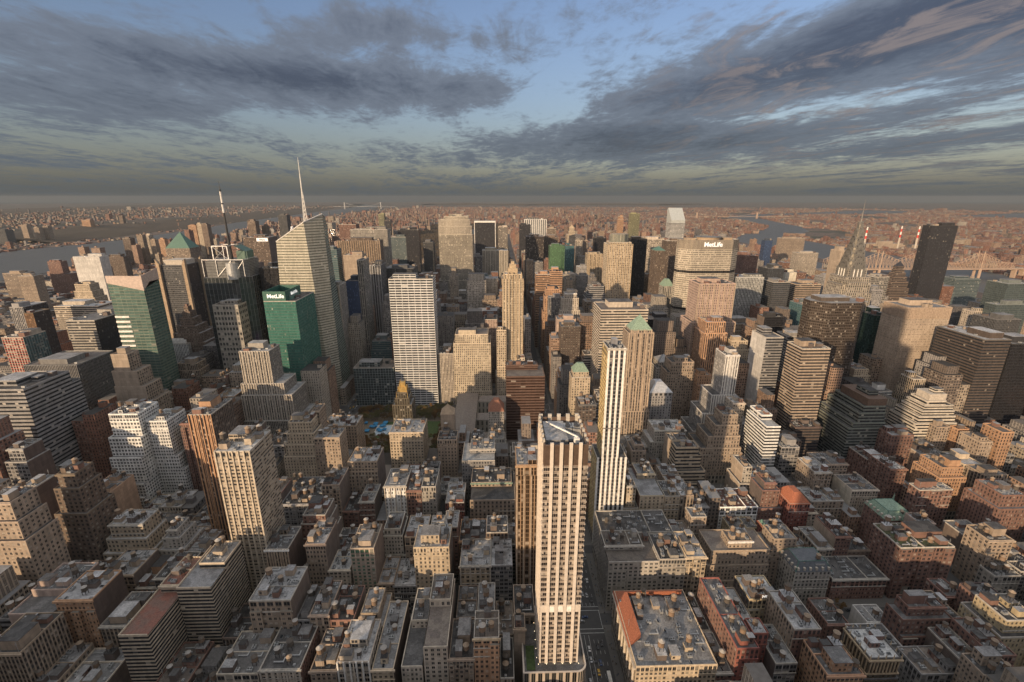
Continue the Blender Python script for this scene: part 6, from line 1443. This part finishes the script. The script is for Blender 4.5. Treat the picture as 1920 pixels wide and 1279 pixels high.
RC = [(.05, .048, .046), (.16, .155, .15), (.30, .30, .30), (.12, .11, .10), (.20, .18, .16)]
def rw(red=0.0):
    if nrs.rand() < red: c = [(.27, .14, .10), (.30, .17, .125), (.24, .125, .095), (.34, .24, .18)][nrs.randint(4)]
    else: c = WC[nrs.randint(len(WC))]
    f = nrs.uniform(.8, 1.15); return tuple(q*f for q in c)
def rp(): return (nrs.uniform(.4, .7), nrs.uniform(.42, .6), nrs.uniform(.1, .4), .1)
for c in cand[NIND:]:
    x0, x1, y0, y1, h = c; wl = rw(.25 if y0 > 1900 else 0); pr = rp(); rf = RC[nrs.randint(5)]
    mass(x0, x1, y0, y1, h, wl, pr, rf)
    if h > 24 and x1-x0 > 10:
        w1 = nrs.uniform(4, 8); a = nrs.uniform(x0+w1/2+.5, x1-w1/2-.5) if x1-x0 > w1+1 else (x0+x1)/2; b_ = nrs.uniform(y0+5, y1-5)
        mass(a-w1/2, a+w1/2, b_-3, b_+3, h+nrs.uniform(3, 6), wl, (0, 0, 0, 0), rf, zb=h-.5)
        if y0 < 1300 and h > 45 and nrs.rand() < .5: i_ = 4.0; mass(x0+i_, x1-i_, y0+i_, y1-i_, h+nrs.uniform(8, 22), wl, pr, rf, zb=h-.5) if x1-x0 > 14 else None
# city to the south and west of the viewpoint (out of the frame, it shades the near blocks)
for i in range(-9, 9):
    for j in range(-9, 2):
        x0 = i*95+40; y0 = j*79-20
        if abs(x0) < 130 and y0 > -230 and x0 < 60: continue
        if math.hypot(x0, y0) < 110: continue
        mass(x0, x0+70, y0, y0+58, nrs.uniform(62, 100) if x0 > 50 and y0 > -320 else nrs.uniform(34, 72) if nrs.rand() < .84 else nrs.uniform(85, 150), rw(), rp(), RC[1])
# the tower the viewpoint stands on: its parapet is just below the viewer
mass(-33, 33, -48, -10, 318.5, (.38, .34, .28), rp(), RC[1]); mass(-22, 22, -38, -16, 372, (.38, .34, .28), rp(), RC[1])
mass(-64, 64, -30, 28, 70, (.38, .34, .28), rp(), RC[1])
def inpoly(x, y, P_):
    r_ = False; n = len(P_); j = n-1
    for i in range(n):
        if (P_[i][1] > y) != (P_[j][1] > y) and x < (P_[j][0]-P_[i][0])*(y-P_[i][1])/(P_[j][1]-P_[i][1])+P_[i][0]: r_ = not r_
        j = i
    return r_
HUD = [(-1960, -2500), (-1980, 1500), (-2060, 2600), (-2250, 3600), (-2700, 5800), (-3050, 8000), (-3300, 10400), (-3700, 14500), (-4700, 20000), (-7500, 26000), (-6500, 24500), (-4600, 15000), (-4150, 11500), (-3750, 8400), (-3500, 6600), (-3180, 5200), (-3060, 4400), (-2960, 3600), (-3050, 3100), (-3000, 1500), (-3000, -2500)]
BAY = [(7900, 8000), (8300, 8700), (10500, 9800), (14000, 10500), (13500, 8800), (10500, 7800), (8600, 7400)]
N = 0
def scatter(n, rlo, rhi, alo, ahi, fn):
    for _ in range(n):
        rr_ = rlo*(rhi/rlo)**nrs.rand(); a = R(nrs.uniform(alo, ahi)); x, y = rr_*math.sin(a), rr_*math.cos(a); fn(x, y, rr_)
def put_city(x, y, d):
    if inpoly(x, y, HUD) or inpoly(x, y, EAS) or inpoly(x, y, BAY): return
    if -780 < x < 75 and 2050 < y < 6150: return
    if 1500 < x < 1850 and 1000 < y < 3800: return
    if math.sin(x*.0021+1.3)*math.sin(y*.0017+.4)+.6*math.sin(x*.0052-y*.0031) > .72: return
    s_ = nrs.uniform(6, 15)*(1+d/14000)*(1 if nrs.rand() < .92 else 3.2)
    if x < -2900:
        if -4700 < x < -3240 and y > 3600 and nrs.rand() < .85: return
        if nrs.rand() < .72: return
        h = nrs.uniform(6, 14) if nrs.rand() < .95 else nrs.uniform(25, 70)
        zb = 52 if (x < -3900 and y > 3700) else -3
        mass(x, x+s_, y, y+s_*nrs.uniform(.6, 1.6), zb+h, rw(.3), rp(), RC[nrs.randint(5)], zb=zb-3 if zb < 0 else 46); return
    man = -3300 < x < 1600 and y < 14000
    t = nrs.rand()
    if man: h = nrs.uniform(14, 26) if t < .78 else (nrs.uniform(28, 55) if t < .97 else nrs.uniform(60, 100))
    else: h = nrs.uniform(7, 14) if t < .90 else (nrs.uniform(16, 30) if t < .985 else nrs.uniform(35, 60))
    if man and y < 4200: return
    mass(x, x+s_, y, y+s_*nrs.uniform(.6, 2.0), h, rw(.6), rp(), RC[nrs.randint(5)] if nrs.rand() < .7 else rw(.6))
    if t > .78 and nrs.rand() < .5: mass(x+s_*1.4, x+s_*2.2, y, y+s_, h*nrs.uniform(.8, 1.1), rw(.6), rp(), RC[nrs.randint(5)])
scatter(60000, 3600, 17000, -50, 50, put_city)
scatter(5000, 2100, 6000, 38, 52, put_city)
scatter(3500, 2300, 9000, -52, -30, put_city)
me = bpy.data.meshes.new('distant_city'); nv, nf = len(V), len(Fc)
me.vertices.add(nv); me.vertices.foreach_set('co', np.array(V, dtype=np.float32).ravel())
me.loops.add(nf*4); me.loops.foreach_set('vertex_index', np.array(Fc, dtype=np.int32).ravel())
me.polygons.add(nf); me.polygons.foreach_set('loop_start', np.arange(0, nf*4, 4, dtype=np.int32)); me.polygons.foreach_set('use_smooth', np.zeros(nf, dtype=bool))
me.update(calc_edges=True)
ul = me.uv_layers.new(name='UVMap'); ul.data.foreach_set('uv', np.array(UVs, dtype=np.float32).ravel())
for nm, arr in (('wall', AW), ('span', AS), ('glass', AG), ('prm', AP)):
    at = me.attributes.new(nm, 'FLOAT_COLOR', 'FACE'); at.data.foreach_set('color', np.array(arr, dtype=np.float32).ravel())
me.materials.append(FAC); me.validate()
o = put('distant_city', me); tag(o, 'the countless smaller buildings filling the streets and stretching to the skyline', 'distant city', kind='stuff')
print('mass boxes', nf//5)
# the big park's bare autumn woods as leaf clumps
b = MB(); cv = []; cf = []
for _ in range(9000):
    x = nrs.uniform(-770, 65); y = nrs.uniform(2062, 6120)
    if (x+330)**2/210**2+(y-4700)**2/420**2 < 1: continue
    s_ = nrs.uniform(5, 10); h = nrs.uniform(7, 15); i = len(cv)
    k = 6
    for q in range(k): a = 2*math.pi*q/k+nrs.rand(); cv.append((x+s_*math.cos(a)*nrs.uniform(.7, 1.1), y+s_*math.sin(a)*nrs.uniform(.7, 1.1), nrs.uniform(.2, .7)*h))
    cv.append((x, y, h))
    for q in range(k): cf.append((i+q, i+(q+1) % k, i+k))
me = bpy.data.meshes.new('park_woods'); me.from_pydata(cv, [], cf); me.materials.append(wm2)
tag(put('park_woods', me), 'brown autumn woods of the great park beyond the towers', 'woods', kind='stuff')
poly('park_ground', [(-770, 2062), (67, 2062), (67, 6120), (-770, 6120)], .3, wm2)
poly('reservoir', [(-330+200*math.cos(a*.2618), 4700+400*math.sin(a*.2618)) for a in range(24)], .6, wm)

# ---------------------------------------------------------------- vehicles
def car_parts():
    pts = [(-2.3, .35), (-2.3, .85), (-1.5, .98), (-.95, 1.45), (.75, 1.45), (1.35, .98), (2.3, .85), (2.35, .35)]
    b = MB(); w_ = .88
    body = [(-2.3, .35), (-2.3, .85), (-1.5, .98), (1.35, .98), (2.3, .85), (2.35, .35)]
    b.face([(-w_, y, z) for y, z in body]); b.face([(w_, y, z) for y, z in reversed(body)])
    for i in range(len(body)): a, c = body[i], body[(i+1) % len(body)]; b.face([(-w_, a[0], a[1]), (-w_, c[0], c[1]), (w_, c[0], c[1]), (w_, a[0], a[1])][::-1])
    g = MB(); cab = [(-1.5, .98), (-.95, 1.45), (.75, 1.45), (1.35, .98)]; t = .74
    def cp(y, z): return (w_-.02 if z < 1 else t)
    g.face([(-cp(y, z), y, z) for y, z in cab]); g.face([(cp(y, z), y, z) for y, z in reversed(cab)])
    for i in (0, 2): a, c = cab[i], cab[i+1]; g.face([(-cp(*a), *a), (cp(*a), *a), (cp(*c), *c), (-cp(*c), *c)])
    rf = MB(); rf.box(-t, t, -.98, .78, 1.45, 1.5, bottom=True)
    wh = MB(); wh.ring(0, 0, -.1, .1, .33, .33, 12)
    return b.mesh('body'), g.mesh('windows'), rf.mesh('car_roof'), wh.mesh('wheel')
CB = car_parts(); CB[1].materials.append(PM['cglass']); CB[3].materials.append(PM['tyre'])
CARM = {}
for k in ('yel', 'blk', 'carw', 'carg', 'carr', 'carb'):
    m1 = CB[0].copy(); m1.materials.append(PM[k]); m2 = CB[2].copy(); m2.materials.append(PM[k]); CARM[k] = (m1, m2)
CN = dict(yel=('taxi_cab', 'yellow taxi'), blk=('parked_car', 'black car'), carw=('parked_car', 'white car'), carg=('parked_car', 'silver car'), carr=('parked_car', 'red car'), carb=('parked_car', 'dark blue car'))
def car(x, y, k, rz, where):
    nm, lb = CN[k]; o = thing(nm, '%s %s' % (lb, where), 'car', (x, y, .02), '%ss %s' % (lb, where), rz)
    put('body', CARM[k][0], o); put('windows', CB[1], o); put('car_roof', CARM[k][1], o)
    for sx in (-1, 1):
        for yy in (-1.4, 1.45): q = put('wheel', CB[3], o, (sx*.82, yy, .33)); q.rotation_euler = (0, math.pi/2, 0)
def traffic(xs, ya, yb, gap, where, along='y'):
    for x in xs:
        y = ya+rs.uniform(0, gap)
        while y < yb:
            k = rs.choice(['yel', 'yel', 'blk', 'blk', 'carw', 'carw', 'carg', 'carg', 'carb', 'blk'])
            if along == 'y': car(x+rs.uniform(-.3, .3), y, k, rs.uniform(-.03, .03)+math.pi, where)
            else: car(y, x+rs.uniform(-.2, .2), k, math.pi/2, where)
            y += rs.uniform(6.5, gap*2)
traffic([66.0, 69.6, 73.0, 76.3, 80.0], 224, 275, 13, 'on the avenue right of the piered tower, before the crossing')
traffic([66.0, 73.0, 76.3, 79.6], 302, 430, 14, 'on the avenue beside the white limestone block, beyond the crossing')
traffic([66.0, 72.0, 76.0, 80.0], 460, 900, 14, 'far up the dark avenue past the rust coloured tower')
traffic([-238, -234, -230, -226], 560, 760, 14, 'on the broad street by the park and the spire tower')
traffic([285.0, 289.0], 66, 84, 12, 'crossing the avenue on the side street', 'x')
traffic([285.0, 289.5], -200, 60, 22, 'in the side street among the lofts', 'x')
traffic([285.0, 289.5], 100, 420, 18, 'in the side street right of the avenue', 'x')
# bus
r = thing('city_bus', 'white roofed city bus at the bottom of the avenue', 'bus', (79.6, 236, .02)); b = MB(); b.box(-1.25, 1.25, -6, 6, .35, 3.0, bottom=True); b.build('body', PM['carw'], r)
b = MB(); b.box(-1.27, 1.27, -5.7, 5.7, 1.5, 2.5, top=False); b.build('windows', PM['cglass'], r); b = MB(); b.box(-1.1, 1.1, -5.8, 5.8, 3.0, 3.12); b.box(-.7, .7, -3, -1, 3.12, 3.4); b.build('bus_roof', PM['white'], r)
for sx in (-1.1, 1.1):
    for yy in (-3.8, 3.6): q = put('wheel', CB[3], r, (sx, yy, .48)); q.rotation_euler = (0, math.pi/2, 0); q.scale = (1.4, 1.4, 1.4)

# ---------------------------------------------------------------- people on the avenue pavement
def person_mesh():
    me = bpy.data.meshes.new('person_skel')
    v = [(0, 0, .95), (0, 0, 1.2), (0, 0, 1.42), (0, 0, 1.52), (0, .02, 1.66), (-.1, 0, .9), (-.11, .12, .5), (-.11, .05, .06), (.1, 0, .9), (.11, -.1, .5), (.11, -.22, .08), (-.2, 0, 1.4), (-.26, -.06, 1.12), (-.26, -.02, .88), (.2, 0, 1.4), (.26, .06, 1.12), (.26, .1, .88), (-.11, .2, .03), (.11, -.1, .03)]
    e = [(0, 1), (1, 2), (2, 3), (3, 4), (0, 5), (5, 6), (6, 7), (0, 8), (8, 9), (9, 10), (2, 11), (11, 12), (12, 13), (2, 14), (14, 15), (15, 16), (7, 17), (10, 18)]
    rd = [.15, .16, .15, .06, .11, .1, .075, .05, .1, .075, .05, .07, .05, .04, .07, .05, .04, .05, .05]
    me.from_pydata(v, e, []); o = bpy.data.objects.new('person_skel', me); COL.objects.link(o); md = o.modifiers.new('s', 'SKIN')
    for i, q in enumerate(me.skin_vertices[0].data): q.radius = (rd[i], rd[i]); q.use_root = (i == 0)
    dg = bpy.context.evaluated_depsgraph_get(); ev = o.evaluated_get(dg); m2 = bpy.data.meshes.new_from_object(ev); bpy.data.objects.remove(o); m2.name = 'person'; return m2
PMESH = []
pmx = person_mesh()
for k in ('blk', 'carb', 'louvre', 'wood'): q = pmx.copy(); q.materials.append(PM[k]); PMESH.append(q)
hb = MB(); hb.ring(0, .0, 1.60, 1.74, .10, .12, 8); hb.ring(0, 0, 1.74, 1.80, .12, .02, 8); hm = hb.mesh('hair'); hm.materials.append(PM['blk'])
for i in range(64):
    y = rs.uniform(224, 352) if i < 48 else rs.uniform(224, 270); x = rs.uniform(84.8, 88.2) if i < 48 else rs.uniform(60.5, 63.5)
    side = 'right' if i < 48 else 'left'
    o = put('person', PMESH[rs.randrange(4)], None, (x, y, .15)); o.rotation_euler.z = rs.choice([0, math.pi])+rs.uniform(-.2, .2)
    tag(o, 'person in a dark coat walking on the %s pavement of the avenue' % side, 'person', 'people walking on the %s pavement' % side); put('hair', hm, o)

# ---------------------------------------------------------------- air
if True:
    hm_ = bpy.data.materials.new('haze_air'); hm_.use_nodes = True; t = NT(hm_.node_tree); t.n.clear()
    pv = t.new('ShaderNodeVolumePrincipled'); pv.inputs['Color'].default_value = (*(.26,.29,.31), 1); pv.inputs['Density'].default_value = 3.8e-5; pv.inputs['Anisotropy'].default_value = 0.0
    ou = t.new('ShaderNodeOutputMaterial'); t.l.new(pv.outputs[0], ou.inputs['Volume'])
    b = MB(); b.box(-38500, 38500, -38500, 38500, -4.5, 390, bottom=True); o = b.build('haze', hm_); tag(o, kind='stuff')

for o in C.objects:
    if len(str(o.get('label', '')).split()) > 16: print('LONG', o.name, o['label'])
